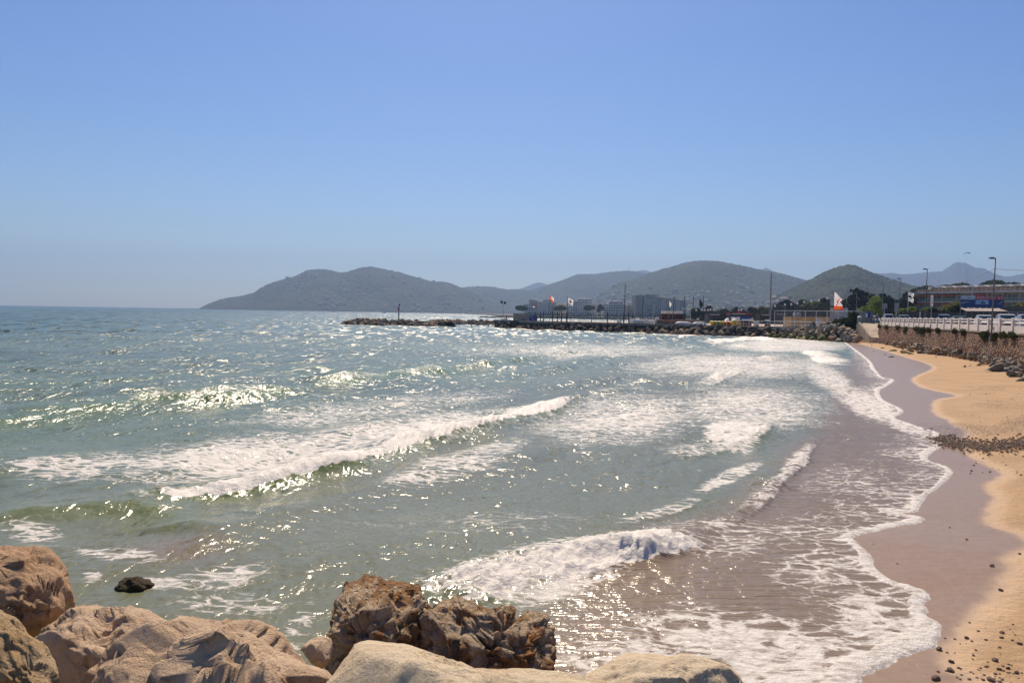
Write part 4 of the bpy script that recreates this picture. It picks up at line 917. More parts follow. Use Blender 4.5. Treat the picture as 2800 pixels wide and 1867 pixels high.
# ---- quay
front = []
for px in (1352, 1400, 1500, 1700, 1800, 1900, 2000, 2100, 2180, 2250, 2335):
    front.append(at(px, qY(px), QZ)[:2])
backp = [(64, 150), (110, 215), (110, 262), (48, 258), (20, 234), (2, 226)]
poly = [tuple(p) for p in front]+backp
v = [(x, y, QZ) for x, y in poly]+[(x, y, -1.5) for x, y in poly]; n = len(poly)
me = mesh('quay', v, [tuple(range(n))]+[(i, i+n, (i+1) % n+n, (i+1) % n) for i in range(n)], [sandc, concd]); me.polygons.foreach_set('material_index', [0]+[1]*n)
bm = bmesh.new(); bm.from_mesh(me); bmesh.ops.recalc_face_normals(bm, faces=bm.faces[:]); bmesh.ops.triangulate(bm, faces=bm.faces[:]); bm.to_mesh(me); bm.free()
tag(link('quay', me), kind='structure')
kb = thing('quay_kerb', 'long concrete kerb along the seaward edge of the quay above the riprap', 'kerb', (front[0][0], front[0][1], QZ))
for i in range(len(front)-1):
    a, b_ = np.array(front[i])-np.array(front[0]), np.array(front[i+1])-np.array(front[0]); d = (b_-a)/np.linalg.norm(b_-a); nn = np.array([-d[1], d[0]])
    q = [a-nn*.12, b_-nn*.12, b_+nn*.35, a+nn*.35]; vv = [(x, y, -.35) for x, y in q]+[(x, y, .14) for x, y in q]
    link('kerb_stone', mesh('kerb_stone', vv, [(4, 5, 6, 7), (0, 1, 5, 4), (1, 2, 6, 5), (2, 3, 7, 6), (3, 0, 4, 7)], conc if i > 1 else conc), kb)
def cyl(name, label, cat, px, pytop, Y, z0, r, m, grp=None, lean=None, extra=None):
    b = at(px, Y, z0); H = top(px, pytop, Y)-z0; o = thing(name, label, cat, b, 0, grp)
    MB().tube([(0, 0, 0), ((lean or 0), 0, H)], [r*1.1, r*.8], 7).build('pole', m, o); return o, H
# bunker and end of quay
Y = qY(1420)+1.5
def boxthing(name, label, cat, px0, px1, pyt, Y, z0, dep, m, part='body', grp=None, taper=0.0):
    a, b = at(px0, Y, z0), at(px1, Y, z0); o = thing(name, label, cat, ((a[0]+b[0])/2, Y, z0), 0, grp); w = b[0]-a[0]; H = top((px0+px1)/2, pyt, Y)-z0
    MB().box(-w/2, w/2, 0, dep, 0, H, taper=taper).build(part, m, o); return o, w, H
o, w, H = boxthing('bunker', 'squat grey concrete block house at the tip of the quay', 'bunker', 1403, 1447, 858, Y-1.5, .4, 4, conc)
MB().box(-w/2-.12, w/2+.12, -.12, 4.1, 0, H*.46).build('dark_plinth', concd, o); MB().box(-w/2-.06, w/2+.06, -.06, 4.05, H, H+.12).build('roof_slab', conc, o)
o, w, H = boxthing('plinth', 'small white block carrying the floodlight mast at the quay tip', 'plinth', 1370, 1388, 872, qY(1375)+.5, .8, 1.5, whit); MB().box(-w/2-.08, w/2+.08, -.06, 1.56, H, H+.1).build('top_slab', conc, o)
o, H = cyl('floodlight_mast', 'slim mast with two dark floodlights above the white block', 'mast', 1375.5, 829, qY(1375)+1.2, 2.6, .05, pole_grey)
for s in (-1, 1): MB().box(-.3, .3, -.1, .12, -.35, .35).build('floodlight', pole_dark, o).location = (s*.45, 0, H+.1+.2*(s < 0)); 
MB().tube([(-.5, 0, H), (.5, 0, H)], .04, 5).build('cross_arm', pole_grey, o)
boxthing('low_wall', 'pinkish low wall between the white block and the bunker', 'wall', 1388, 1404, 877, qY(1400)+1, 1.6, .6, mat('pinkish_wall', (.40, .26, .22), .9, .2))
o, w, H = boxthing('container', 'bright blue container with small white marks beside the bunker', 'container', 1447, 1469, 863, qY(1458)+1.5, QZ, 2.4, bluem)
MB().box(-.4, .4, -.02, 0, 0, .1).build('mark', whit, o).location = (0, 0, H*.3); MB().box(-.25, .25, -.02, 0, 0, .12).build('mark', whit, o).location = (-.4, 0, H*.72)
for k in range(7): MB().box(-.03, .03, -.05, 0, .05, H-.05).build('rib', bluem, o).location = (-w/2+w*(k+.5)/7, 0, 0)
for i, (px, t_) in enumerate(((1462.5, 852), (1478, 852), (1486, 852), (1510.5, 852), (1524, 853), (1535, 852), (1549, 852), (1661, 854), (1705, 854), (1719, 854), (1730, 856), (1559, 862), (1584, 862), (1617, 860), (1680, 866), (1618, 872))):
    tall = i < 11
    cyl('timber_post', ('thick dark timber post standing on the quay edge' if tall else 'thin dark post of the inner rail on the quay'), 'post', px, t_, qY(px)+(.6 if tall else 7), QZ, .12 if tall else .05, wood, 'dark posts along the quay')
def flag(o, H, w, h, kind, side=1):
    """a rippling cloth with thickness, hung at the top of a pole thing"""
    n_, k = 9, 6; v = []
    for j in range(k+1):
        for i in range(n_+1):
            u, t_ = i/n_, j/k
            x = u*w*(1-.45*t_ if kind == 'droop' else 1-.1*t_); z = H-t_*h-(.55*h*u*u if kind != 'droop' else .75*h*u*(1-.4*t_)); v.append((side*x, .12*w*math.sin(u*7+t_*2), z))
    f = [(j*(n_+1)+i, j*(n_+1)+i+1, (j+1)*(n_+1)+i+1, (j+1)*(n_+1)+i) for j in range(k) for i in range(n_)]
    return v, f, n_, k
def cloth(o, H, w, h, kind, mats_, pick, side=1):
    v, f, n_, k = flag(o, H, w, h, kind, side); me = mesh('flag_cloth', v, f, mats_); me.polygons.foreach_set('material_index', [pick(i/n_, j/k) for j in range(k) for i in range(n_)])
    c = link('flag_cloth', me, o); return c
pinkm = mat('pink_pole', (.5, .2, .17), .6)
o, H = cyl('flagpole', 'pinkish flagpole on the quay flying a white flag with orange corner', 'flagpole', 1502, 808, qY(1502)+1, QZ, .07, pinkm)
cloth(o, H, 1.1, 1.25, 'x', [flagw, orange], lambda u, t: 1 if t > .6 or (abs(u-t*.6) < .13) else 0)
o, H = cyl('flagpole', 'dark flagpole on the quay flying a white flag with black cross', 'flagpole', 1551, 811, qY(1551)+1, QZ, .08, pole_dark)
cloth(o, H-.3, 1.45, 1.3, 'x', [flagw, black], lambda u, t: 1 if (abs(u-.5) < .06 and .2 < t < .7) or (abs(t-.5) < .09 and .25 < u < .75) else 0)
o, H = cyl('flagpole', 'thin pale flagpole with a small red white pennant left on the quay', 'flagpole', 1455, 832, qY(1455)+4, QZ, .04, pole_grey)
cloth(o, H, .9, .6, 'droop', [redm, flagw], lambda u, t: 0 if t < .5 else 1)
for px, t_, l, px2 in ((1706, 776, 'tallest black mast rising from the quay near the white sails', 1709), (1755, 808, 'black leaning mast left of the grey hotel signboard', 1761), (1841, 809, 'black mast rising behind the middle of the shop sign', 1843), (1868, 809, 'black mast at the right end of the shop sign', 1872), (1893, 809, 'black mast right of the brown shed', 1896), (1920, 809, 'black mast just right of the drooping dark flag', 1924)):
    Y = qY(px)+(1 if px < 1720 else 6); cyl('mast', l, 'mast', px, t_, Y, QZ, .085, pole_dark, 'black masts on the quay', lean=(px2-px)*mpp(Y)*.5)
o, H = cyl('flagpole', 'black pole with a drooping dark flag', 'flagpole', 1911, 817, qY(1911)+5, QZ, .08, pole_dark, lean=.3); cloth(o, H, .9, 1.5, 'droop', [black, navy], lambda u, t: 0)
o, H = cyl('flagpole', 'pale flagpole with a small white flag before the grey hotel', 'flagpole', 1828, 822, qY(1828)+4, QZ, .05, pole_grey); cloth(o, H, .7, 1.1, 'droop', [flagw, redm], lambda u, t: 1 if u > .8 else 0)
cyl('pole', 'thin pale pole leaning beside the shop sign post', 'pole', 1835, 850, qY(1835)+2, QZ, .05, pole_grey, lean=.5)
for px, t_ in ((1785, 829), (1887, 829)):
    o, H = cyl('street_lamp', 'pale slender street lamp with a flat head ' + ('before the grey hotel wall' if px < 1800 else 'right of the grey hotel'), 'street lamp', px, t_, qY(px)+14, QZ, .07, mat('lamp_pale', (.5, .5, .48), .5), 'lamps on the yard'); MB().box(-.5, .5, -.12, .12, H-.05, H+.1).build('lamp_head', pole_grey, o)
o, H = cyl('flagpole', 'tall pale bare flagpole at the quay before the white fence', 'flagpole', 2105, 749, qY(2105)+2, QZ, .16, mat('pale_pole', (.34, .31, .28), .5)); MB().sphere((0, 0, H), .14).build('finial', pole_grey, o)
# shop shed with sign
Y = 205
o, w, H = boxthing('shop_shed', 'dark brown boarded shed under a long white shop sign', 'shed', 1808, 1864, 857, Y, QZ-.4, 4, brownsh)
sg = MB().box(-w/2-.1, w/2+.3, -.2, -.05, H-.05, H+.62).build('sign_board', whit, o)
text('Cannes  JET  Location', .52, black, sg, (.35, -.23, H+.27), width=w*.80)
MB().prism([(-w/2+.15, H+.2), (-w/2+.75, H+.36), (-w/2+.7, H+.42), (-w/2+.3, H+.36)], -.23, -.2).build('emblem', black, sg)
MB().box(w/2-1.1, w/2-.2, -.1, 0, .3, H*.8).build('door', wood, o)
MB().box(-w/2, -w/2+2.2, -.06, 0, .6, H*.75).build('shutter', brownsh, o)
boxthing('kiosk', 'narrow dark cabin at the right end of the brown shed', 'cabin', 1865, 1874, 858, Y-1, QZ-.4, 2, wood, 'wall')
o, w, H = boxthing('low_wall', 'long low brown wall behind the upturned boats on the quay', 'wall', 1796, 1908, 876, qY(1840)+3, QZ, .3, brick)
for k in range(34): MB().box(-.08, .08, -.03, 0, H+.1, H+.26).build('tape_stripe', whit if k % 2 else redm, o).location = (-w/2+w*(k+.5)/34, 0, -.18*math.sin(math.pi*(k % 17)/17))
for px, t_ in ((1796, 866), (1724, 871), (1696, 874), (1743, 869), (1767, 871), (1690, 872)):
    Y = qY(px)+1.5; a = at(px, Y, QZ); H = top(px, t_, Y)-QZ; wv_ = .55 if px > 1715 else .35; l = {1796: 'tall white upright board at the end of the brown wall', 1724: 'wide white upright sail panel right of the tall mast', 1696: 'pointed white sail left of the tall mast', 1743: 'cream folded sail standing behind the bundled nets', 1767: 'cream and orange folded sail behind the nets', 1690: 'smaller pointed white sail on the yard'}[px]
    o = tag(MB().prism([(-wv_, 0), (wv_, 0), (wv_*.8, H*.93), (wv_*.1, H), (-wv_*.75, H*.86)], 0, .12).build('sail', whit if px != 1767 else cream), l, 'sail', 'sails on the yard'); o.location = a
# nets bundle: several wrapped rolls
o = thing('wrapped_boat', 'greyish wrapped catamaran hulls bundled in netting on the quay', 'wrapped boat', at(1762, qY(1762)+1.6, QZ))
for k in range(9):
    MB().sphere((-2.5+k*.62, .1*math.sin(k*2), .55), .62, 9, 6, sc_=(.62, .9, .95-.03*k)).build('roll', cream, o, True)
def hull(name, label, cat, px0, px1, Y, z, H, m, grp, n=9):
    a, b = at(px0, Y, z), at(px1, Y, z); L = b[0]-a[0]; v = []; k = 7
    for i in range(n+1):
        u = i/n; x = -L/2+L*u; s_ = max(.03, math.sin(math.pi*min(1, u*1.02+.02))**.55)
        for j in range(k): t_ = math.pi*j/(k-1); v.append((x, .6*s_*math.cos(t_), H*min(1, s_*1.3)*math.sin(t_)**.5*(1-.12*u)))
    f = [(i*k+j, i*k+j+1, (i+1)*k+j+1, (i+1)*k+j) for i in range(n) for j in range(k-1)]+[(i*k, (i+1)*k, (i+1)*k+k-1, i*k+k-1) for i in range(n)]
    o = thing(name, label, cat, ((a[0]+b[0])/2, Y, z), 0, grp); link('hull', mesh('hull', v, f, m, True), o); MB().box(-L/2, L/2, -.64, .64, -.02, .07).build('gunwale', m, o)
    for s in (-1, 1): MB().box(-.08, .08, -.5, .5, -.25, 0).build('chock', wood, o).location = (s*L*.28, 0, 0)
    return o
hull('upturned_boat', 'white upturned dinghy on the quay beside the brown wall', 'boat', 1846, 1894, qY(1870)+1.2, QZ+.25, .50, whit, 'upturned boats on the quay')
hull('upturned_boat', 'white upturned dinghy next to the kayak rack', 'boat', 1893, 1937, qY(1915)+1.2, QZ+.25, .46, whit, 'upturned boats on the quay')
# kayaks standing on edge
cols = [yellow, yellow, greenm, yellow, greenm, greenm, yellow, greenm, yellow, redm, yellow, redm, redm, yellow, greenm, yellow, yellow, yellow]
names = {id(yellow): 'yellow', id(greenm): 'green', id(redm): 'red'}
km = {}
for q in (yellow, greenm, redm):
    v = []; n_, k = 8, 6
    for i in range(n_+1):
        u = i/n_; s_ = max(.05, math.sin(math.pi*(.03+.94*u))**.6)
        for j in range(k): t_ = 2*math.pi*j/k; v.append((.22*s_*math.cos(t_), -1.7+3.4*u, .62+.56*s_*math.sin(t_)))
    f = [(i*k+j, i*k+(j+1) % k, (i+1)*k+(j+1) % k, (i+1)*k+j) for i in range(n_) for j in range(k)]+[tuple(range(k))[::-1], tuple(range(n_*k, n_*k+k))]
    km[id(q)] = mesh('kayak', v, f, q, True)
for i, q in enumerate(cols):
    px = 1948+i*3.9; Y = qY(px)+2.4; o = link('kayak', km[id(q)]); o.location = at(px, Y, QZ); o.rotation_euler = (0, -.45, .12); o.scale = (1, .5, 1)
    tag(o, '%s kayak in the row standing on edge on the quay, %s' % (names[id(q)], 'at its left end' if i < 4 else 'near its middle' if i < 12 else 'at its right end'), 'kayak', 'kayaks racked on the quay')
o, w, H = boxthing('crate', 'large yellow crate at the right end of the kayak row', 'crate', 2005, 2019, 877, qY(2010)+1, QZ, 1.2, yellow)
for s in (-1, 1): MB().box(-.05, .05, -.05, 0, 0, H).build('corner_batten', ochre, o).location = (s*(w/2-.05), 0, 0)
boxthing('crate', 'small ochre crate behind the dark red bundles', 'crate', 2020, 2031, 878, qY(2025)+2, QZ, 1, ochre)
for px, m_, l in ((2030, darkred, 'dark red rolled bundle left of its row'), (2037, darkred, 'dark red rolled bundle leaning in the middle of its row'), (2044, darkred, 'dark red bundle tied with pale cord'), (2051, darkred, 'dark red bundle at the right of its row'), (2100, navy, 'navy blue bundle under a white cover beside the tall flagpole'), (2094, navy, 'navy blue hanging cloths on the rail left of the tall flagpole')):
    Y = qY(px)+1.5; b = MB()
    for k in range(3): b.sphere((.14*math.sin(k*2.1), 0, .35+.33*k), .34, 8, 5, sc_=(.95, .8, .8))
    o = thing('bundle', l, 'bundle', at(px, Y, QZ), 0, 'cloth bundles on the quay'); b.build('cloth', m_, o, True); MB().sphere((.1, 0, 1.35), .30, 7, 4, sc_=(1.2, .8, .5)).build('white_cover', whit, o)
for px, l in ((2066, 'white slatted beach chair leaning among the bundles'), (2071, 'white plastic chair stack beside the slatted chair')):
    o = thing('beach_chair', l, 'chair', at(px, qY(px)+1.2, QZ), 0, 'chairs on the quay')
    b = MB()
    for k in range(4): MB().box(-.04, .04, -.3, .3, 0, 1.25).build('slat', whit, o).location = (-.3+.2*k, .1*k, 0)
    MB().box(-.4, .4, -.3, .3, .42, .5).build('seat', whit, o)
for px0, px1, t_, l in ((1985, 1995, 872, 'white tilted hull cover left on the yard'), (2004, 2015, 872, 'white tilted hull cover right above the kayaks')):
    a, b = at(px0, qY(px0)+8, QZ), at(px1, qY(px1)+8, QZ); H = top(px0, t_, a[1])-QZ; w = (b[0]-a[0])
    o = tag(MB().prism([(0, H-.5), (w, H-.5), (w*.95, H+.15), (w*.35, H)], 0, 1.6).build('cover', whit), l, 'boat cover', 'covers on the yard'); o.location = a
    MB().box(0, w, .2, 1.4, 0, H-.5).build('trestle', pole_grey, o)
# kiosks behind
for (a, b, t_, Y, m_, l) in ((1996, 2052, 860, 225, navy, 'long beach kiosk with a red roof and blue and white panels'), (2078, 2118, 863, 230, wood, 'low dark cabin behind the tall flagpole'), (2119, 2160, 861, 232, mat('slate_cabin', (.07, .08, .10), .7), 'slate grey cabin behind the white fence'), (1936, 1980, 862, 235, mat('dark_stall', (.05, .05, .05), .7), 'dark stall with white signs behind the yard')):
    o, w, H = boxthing('kiosk', l, 'kiosk', a, b, t_, Y, 1.3, 4, m_, 'wall', 'kiosks behind the yard')
    red = 'red roof' in l
    for k in range(4):
        MB().box(-w*.10, w*.10, -.05, 0, H*.35, H*.8).build('panel', (whit if k < 2 else bluem) if red else glass, o).location = (-w*.36+k*w*.24, 0, 0)
    MB().box(-w*.52, w*.52, -.5, 4.3, H, H+.35).build('roof', mat('kiosk_red', (.33, .03, .03), .6) if red else wood, o)
    if red: MB().box(-.5, .5, -.3, 1, H+.35, H+1.1).build('roof_turret', mat('kiosk_red', (.33, .03, .03), .6), o)
    MB().box(-w*.45, w*.2, -.56, -.5, H+.04, H+.3).build('fascia_sign', mat('grey_sign', (.45, .45, .45), .6), o)
# white fence
fn = thing('fence', 'tall white framed mesh fence round the ochre building yard', 'fence', at(2117, 165, QZ))
f0 = at(2117, 165, QZ); f1 = at(2356, 150, QZ+.5); dF = f1-f0; LF = float(np.hypot(dF[0], dF[1])); fn.rotation_euler = (0, 0, math.atan2(dF[1], dF[0]))
Hf = top(2117, 849, 165)-QZ
for k in range(9): MB().tube([(0, 0, -.4), (0, 0, Hf)], .05, 6).build('post', whit, fn).location = (LF*k/8, 0, 0)
for z in (Hf, Hf*.38, .12): MB().tube([(0, 0, z), (LF, 0, z)], .04, 5).build('rail', whit, fn)
b = MB()
for k in range(150): b.box(LF*k/150-.012, LF*k/150+.012, -.01, .01, .1, Hf)
tag(b.build('wire_mesh', pole_grey, fn), kind='stuff')
rl = thing('railing', 'pale horizontal rail along the quay edge behind the bundles', 'railing', at(2000, qY(2000)+1.4, QZ)); r0_, r1_ = at(2000, qY(2000)+1.4, QZ), at(2290, qY(2290)+1.4, QZ); dr = r1_-r0_; LR = float(np.hypot(dr[0], dr[1])); rl.rotation_euler = (0, 0, math.atan2(dr[1], dr[0]))
for z in (.62, 1.2): MB().tube([(0, 0, z), (LR, 0, z)], .04, 5).build('rail', whit, rl)
for k in range(17): MB().tube([(0, 0, 0), (0, 0, 1.2)], .035, 5).build('post', whit, rl).location = (LR*k/16, 0, 0)
for (a, b, t_, Y, l) in ((2163, 2210, 867, 168, 'tall ochre boarded hut behind the white fence'), (2211, 2267, 867, 170, 'long ochre boarded building behind the white fence')):
    o, w, H = boxthing('hut', l, 'hut', a, b, t_, Y, QZ, 5, ochre, 'wall', 'ochre huts')
    for k in range(int(w/.6)): MB().box(-.02, .02, -.03, 0, 0, H).build('board_joint', mat('ochre_dark', (.36, .2, .05), .8), o).location = (-w/2+.3+k*.6, 0, 0)
    MB().box(-w/2-.15, w/2+.15, -.15, 5.1, H, H+.12).build('roof', mat('dusty_roof', (.30, .24, .18), .9), o)
    if b > 2220: MB().box(-w/2, w*.28, -.35, -.03, H*.42, H*.48).build('counter', cream, o)
boxthing('locker', 'white ribbed locker standing before the long ochre hut', 'locker', 2236, 2248, 870, 160, QZ, 1, mat('white_rib', (.62, .62, .66), .6, .1, 6))
for px, l in ((2173, 'large white water tank on the roof side of the ochre hut'), (2184, 'grey white tank beside the large one')):
    Y = 175; o = thing('water_tank', l, 'water tank', at(px, Y, QZ), 0, 'tanks'); H = top(px, 855, Y)-QZ; MB().tube([(0, 0, 0), (0, 0, H)], .42, 12).build('shell', mat('tank_white', (.5, .47, .43), .6), o, True); MB().tube([(0, 0, H), (0, 0, H+.12)], .25, 10).build('cap', whit, o)
o, w, H = boxthing('sign_board', 'large white information board behind the bush by the gate', 'sign', 2270, 2317, 842, 162, QZ+.2, .15, mat('board_white', (.60, .59, .62), .6))
for k, (a, b_, z_) in enumerate(((-.9, 1.2, .92), (-.7, -.3, .55), (-.1, .5, .55))): MB().box(a, b_, -.02, 0, H*z_-.1, H*z_+.02).build('printed_line', navy, o)
for px, Y in ((2268, 161), (2273, 162)): cyl('pole', 'thin greenish pole behind the large red white flag, ' + ('left' if px == 2268 else 'right') + ' one of two', 'pole', px, 818, Y, QZ, .05, mat('verdigris', (.22, .28, .22), .5), 'thin poles by the large flag')
o, H = cyl('flagpole', 'flagpole of the large white and orange feather flag', 'flagpole', 2278, 799, 160, QZ, .05, pole_grey)
w = 25*mpp(160); h = H-(top(2278, 846, 160)-QZ)
v = []; n_, k = 8, 10; mi = []
prof = lambda t: .30+.95*math.sin(min(1, t*3.2)*math.pi/2)*(1-t*.25) if t < .3 else (1.0-.38*math.exp(-((t-.52)/.12)**2))
for j in range(k+1):
    for i in range(n_+1):
        u, t_ = i/n_, j/k; wd_ = w*(.15+.85*min(1, t_*3.4))*(1-.30*math.exp(-((t_-.50)/.14)**2)); v.append((u*wd_, .22*math.sin(u*6+t_*4)*u, H-t_*h-.25*h*u*u*(1-t_)**2*min(1, t_*3)))
        if i < n_ and j < k: mi.append(1 if t_ > .76 or (abs(u-(.95-t_)) < .09 and t_ > .2) else 0)
f = [(j*(n_+1)+i, j*(n_+1)+i+1, (j+1)*(n_+1)+i+1, (j+1)*(n_+1)+i) for j in range(k) for i in range(n_)]
me = mesh('flag_cloth', v, f, [flagw, orange]); me.polygons.foreach_set('material_index', mi); c = link('flag_cloth', me, o)
# gate and posts at ramp head
gp = PROM_Z+.05
g = thing('gate', 'pale boarded gate with a poster at the head of the ramp', 'gate', at(2368, 141, gp)); wG = 35*mpp(141); hG = top(2368, 852, 141)-gp
for k in range(12): MB().box(-.10, .10, 0, .06, .05, hG*.5).build('board', mat('gate_boards', (.46, .38, .31), .8, .2), g).location = (-wG/2+wG*(k+.5)/12, 0, 0)
MB().box(-wG/2, wG/2, .08, .14, hG*.5, hG).build('mesh_panel', mat('gate_mesh', (.33, .33, .31), .7, .15, 9), g)
for s in (-1, 1): MB().box(-.05, .05, -.05, .1, 0, hG+.1).build('post', mat('verdigris', (.22, .28, .22), .5), g).location = (s*wG/2, 0, 0)
MB().box(0, .75, -.04, -.01, hG*.5, hG*.95).build('poster', bluem, g); MB().box(-.15, .22, -.06, -.04, hG*.5, hG*.85).build('poster_panel', whit, g)
o = thing('gate_pier', 'pale green pier with a rounded white cap left of the ramp', 'pier', at(2350, 138.5, gp)); MB().box(-.3, .3, -.25, .25, -.3, 1.05).build('shaft', mat('pier_green', (.30, .34, .30), .8), o); MB().sphere((0, 0, 1.05), .38, 10, 6, sc_=(1, 1, .45)).build('cap', whit, o, True)

# ================================================================== TREES
def treemat(name, a, b, c): 
    t = NT(name); P = t.n('NewGeometry').outputs['Position']; n_ = t.noise(.8, P, 4, .6); r_ = t.noise(5, P, 2)
    cc = t.mix(t.mr(n_, .38, .62), a, b); cc = t.mix(t.mr(r_, .5, .7, 0, .7), cc, c)
    d = t.n('BsdfPrincipled', {'Base Color': cc, 'Roughness': .8, 'Specular IOR Level': .15}); tr = t.n('BsdfTranslucent', {'Color': cc})
    return t.out(t.n('MixShader', {0: .22, 1: d, 2: tr}))
pinef = treemat('pine_foliage', (.030, .052, .016), (.060, .090, .026), (.11, .13, .04)); darkf = treemat('dark_foliage', (.014, .022, .010), (.028, .038, .016), (.05, .055, .025))
brightf = treemat('spring_foliage', (.16, .24, .04), (.27, .34, .06), (.10, .15, .03)); goldf = treemat('golden_foliage', (.24, .20, .05), (.15, .16, .05), (.32, .25, .08)); oliv = treemat('olive_foliage', (.08, .085, .03), (.11, .11, .04), (.05, .05, .03))
bark = mat('bark', (.09, .065, .045), .95, .3, 3)
def crown(blobs, n, ls, seed):
    rnd = random.Random(seed); b = MB()
    for c, r, fl in blobs: leafball(b, c, r, int(n*r*r), ls, fl, rnd)
    return b
def tree(name, label, px, w_px, pyt, Y, z0, kind, m, cat='tree', grp=None, seed=0, trunkh=.4, ls=None):
    rnd = random.Random(seed+int(px)); b0 = at(px, Y, z0); H = top(px, pyt, Y)-z0; w = w_px*mpp(Y)
    o = thing(name, label, cat, b0, 0, grp); bl = []; ls = ls or max(.12, Y*.0012)
    if kind == 'umbrella':
        for k in range(9): a = 2*math.pi*k/9; bl.append(((w*.33*math.cos(a)*rnd.uniform(.5, 1.1), w*.33*math.sin(a), H*(.80+.05*rnd.random())), w*.24, .55))
        bl.append(((0, 0, H*.88), w*.34, .42)); th = H*.72
    elif kind == 'mass':
        for k in range(14):
            u = rnd.uniform(-1, 1); zc = H*rnd.uniform(.3, 1-.25*abs(u))*.88; bl.append(((u*w*.42, rnd.uniform(-.3, .3)*w*.5, zc), min(w, H)*rnd.uniform(.14, .24), .9))
        th = H*.5
    elif kind == 'wind':
        for k in range(16):
            u = rnd.uniform(-1, 1); zc = H*(.35+.5*rnd.random()*(1-.3*abs(u))); bl.append(((u*w*.4, rnd.uniform(-.2, .2)*w, zc), min(w, H)*rnd.uniform(.12, .2), .8))
        for k in range(7): u = k/7; bl.append(((w*(-.1+.6*u), 0, H*(.98-.22*u)), H*.07, .6)); bl.append(((w*(-.02+.6*u), 0, H*(1.02-.22*u)), H*.05, .5))
        th = H*.5
    elif kind == 'round':
        for k in range(15):
            d = Vector((rnd.gauss(0, 1), rnd.gauss(0, 1), rnd.gauss(0, .8))).normalized(); bl.append(((d.x*w*.32, d.y*w*.32, H*.6+d.z*H*.26), min(w, H)*.2, .9))
        th = H*.5
    elif kind == 'bush':
        for k in range(14): bl.append((((rnd.random()-.5)*w*.8, (rnd.random()-.5)*2.0, H*rnd.uniform(.2, .78)), H*rnd.uniform(.2, .32), .9))
        th = H*.4
    dens = {'umbrella': 60}.get(kind, 60)*(0.10/(ls*ls))**.5
    dens = min(3600/max(sum(q[1]**2 for q in bl), .01), 30/(ls*ls))
    crown(bl, dens, ls, seed).build('crown', m, o)
    tr = MB(); tr.tube([(0, 0, -.2), (rnd.uniform(-.1, .1)*w*.2, 0, th*.5), (0, 0, th)], [H*.03+.06, H*.022+.05, H*.014+.03], 7)
    if kind in ('umbrella', 'round', 'wind'):
        for k in range(5): a = 2*math.pi*k/5; tr.tube([(0, 0, th*.75), (w*.15*math.cos(a), w*.15*math.sin(a), th*.95), (w*.3*math.cos(a), w*.3*math.sin(a), H*.82)], [H*.014+.03, H*.01+.02, .03], 5)
    tr.build('trunk', bark, o); return o
G1 = 1.2
for px, w_, t_, l in ((1427, 32, 839, 'umbrella pine cluster left of the pale apartment blocks'), (1531, 30, 838, 'umbrella pine before the cream apartment block'), (1610, 27, 837, 'flat topped pine before the tall white block'), (1641, 19, 832, 'upright dark pine between the two white blocks')):
    tree('umbrella_pine', l, px, w_, t_, 900, 2, 'umbrella' if px != 1641 else 'round', pinef, grp='pines by the apartment blocks', seed=1)
for i, (px, w_, t_, Y, k, m_, l) in enumerate(((2125, 40, 822, 420, 'mass', oliv, 'olive green tree left of the dark pines'), (2150, 50, 818, 430, 'mass', darkf, 'dark pine mass behind the kiosks, left part'), (2195, 60, 816, 420, 'mass', pinef, 'dark pine mass behind the palms'), (2250, 60, 814, 400, 'mass', darkf, 'dark pine mass left of the large flag'),
       (2300, 70, 812, 330, 'mass', darkf, 'dark evergreen right behind the large flag'), (2340, 110, 793, 300, 'wind', darkf, 'wind swept dark cypress with ragged branch tips'), (2412, 60, 792, 320, 'mass', darkf, 'tall dark evergreen behind the bright tree'), (2455, 90, 785, 300, 'mass', darkf, 'broad dark evergreen behind the parked van'),
       (2492, 60, 784, 310, 'mass', darkf, 'dark evergreen beside the residence end'), (2388, 75, 808, 215, 'round', brightf, 'bright spring green tree above the gate'), (2480, 46, 838, 190, 'bush', brightf, 'yellow green shrub behind the parked cars left'), (2515, 40, 842, 180, 'bush', goldf, 'yellowish shrub beside the lamp post'),
       (2540, 40, 836, 185, 'bush', brightf, 'sunlit climbing shrub near the banner'), (2600, 60, 814, 200, 'bush', goldf, 'large golden shrub left of the billboard'), (2560, 70, 838, 175, 'bush', darkf, 'dark hedge under the golden shrub'), (2620, 70, 838, 172, 'bush', darkf, 'dark hedge below the billboard'), 
       (2775, 80, 824, 175, 'bush', goldf, 'golden green hedge right of the billboard'), (2820, 60, 815, 180, 'bush', pinef, 'dark shrub at the right frame edge'), (2780, 90, 834, 168, 'bush', darkf, 'dark base hedge right of the billboard'))):
    tree('tree' if k != 'bush' else 'shrub', l, px, w_, t_, Y, G1 if Y > 200 else PROM_Z-.5, k, m_, 'tree' if k != 'bush' else 'shrub', seed=20+i, ls=None)
for i, (px, w_, t_, Y, l) in enumerate(((2530, 70, 777, 460, 'umbrella pine crown rising behind the left end of the residence'), (2585, 60, 773, 440, 'umbrella pine crown behind the terrace roof'), (2625, 75, 769, 420, 'wide umbrella pine crown behind the residence'), (2668, 40, 779, 430, 'low pine crown between the two wide ones'), (2715, 75, 759, 380, 'highest umbrella pine crown at right behind the residence'), (2765, 70, 766, 380, 'umbrella pine crown right of the highest one'), (2805, 60, 770, 380, 'umbrella pine crown at the right frame edge'))):
    tree('umbrella_pine', l, px, w_, t_, Y, G1, 'umbrella', pinef, grp='pines behind the residence', seed=60+i, ls=.32)
o = tree('shrub', 'dense dark green bush at the top of the rocks by the gate', 2325, 58, 851, 148, QZ-.2, 'bush', pinef, 'bush', seed=77); o = tree('shrub', 'small green scrub on the rocks beside the ramp wall', 2290, 26, 872, 150, QZ-.6, 'bush', oliv, 'bush', seed=78)
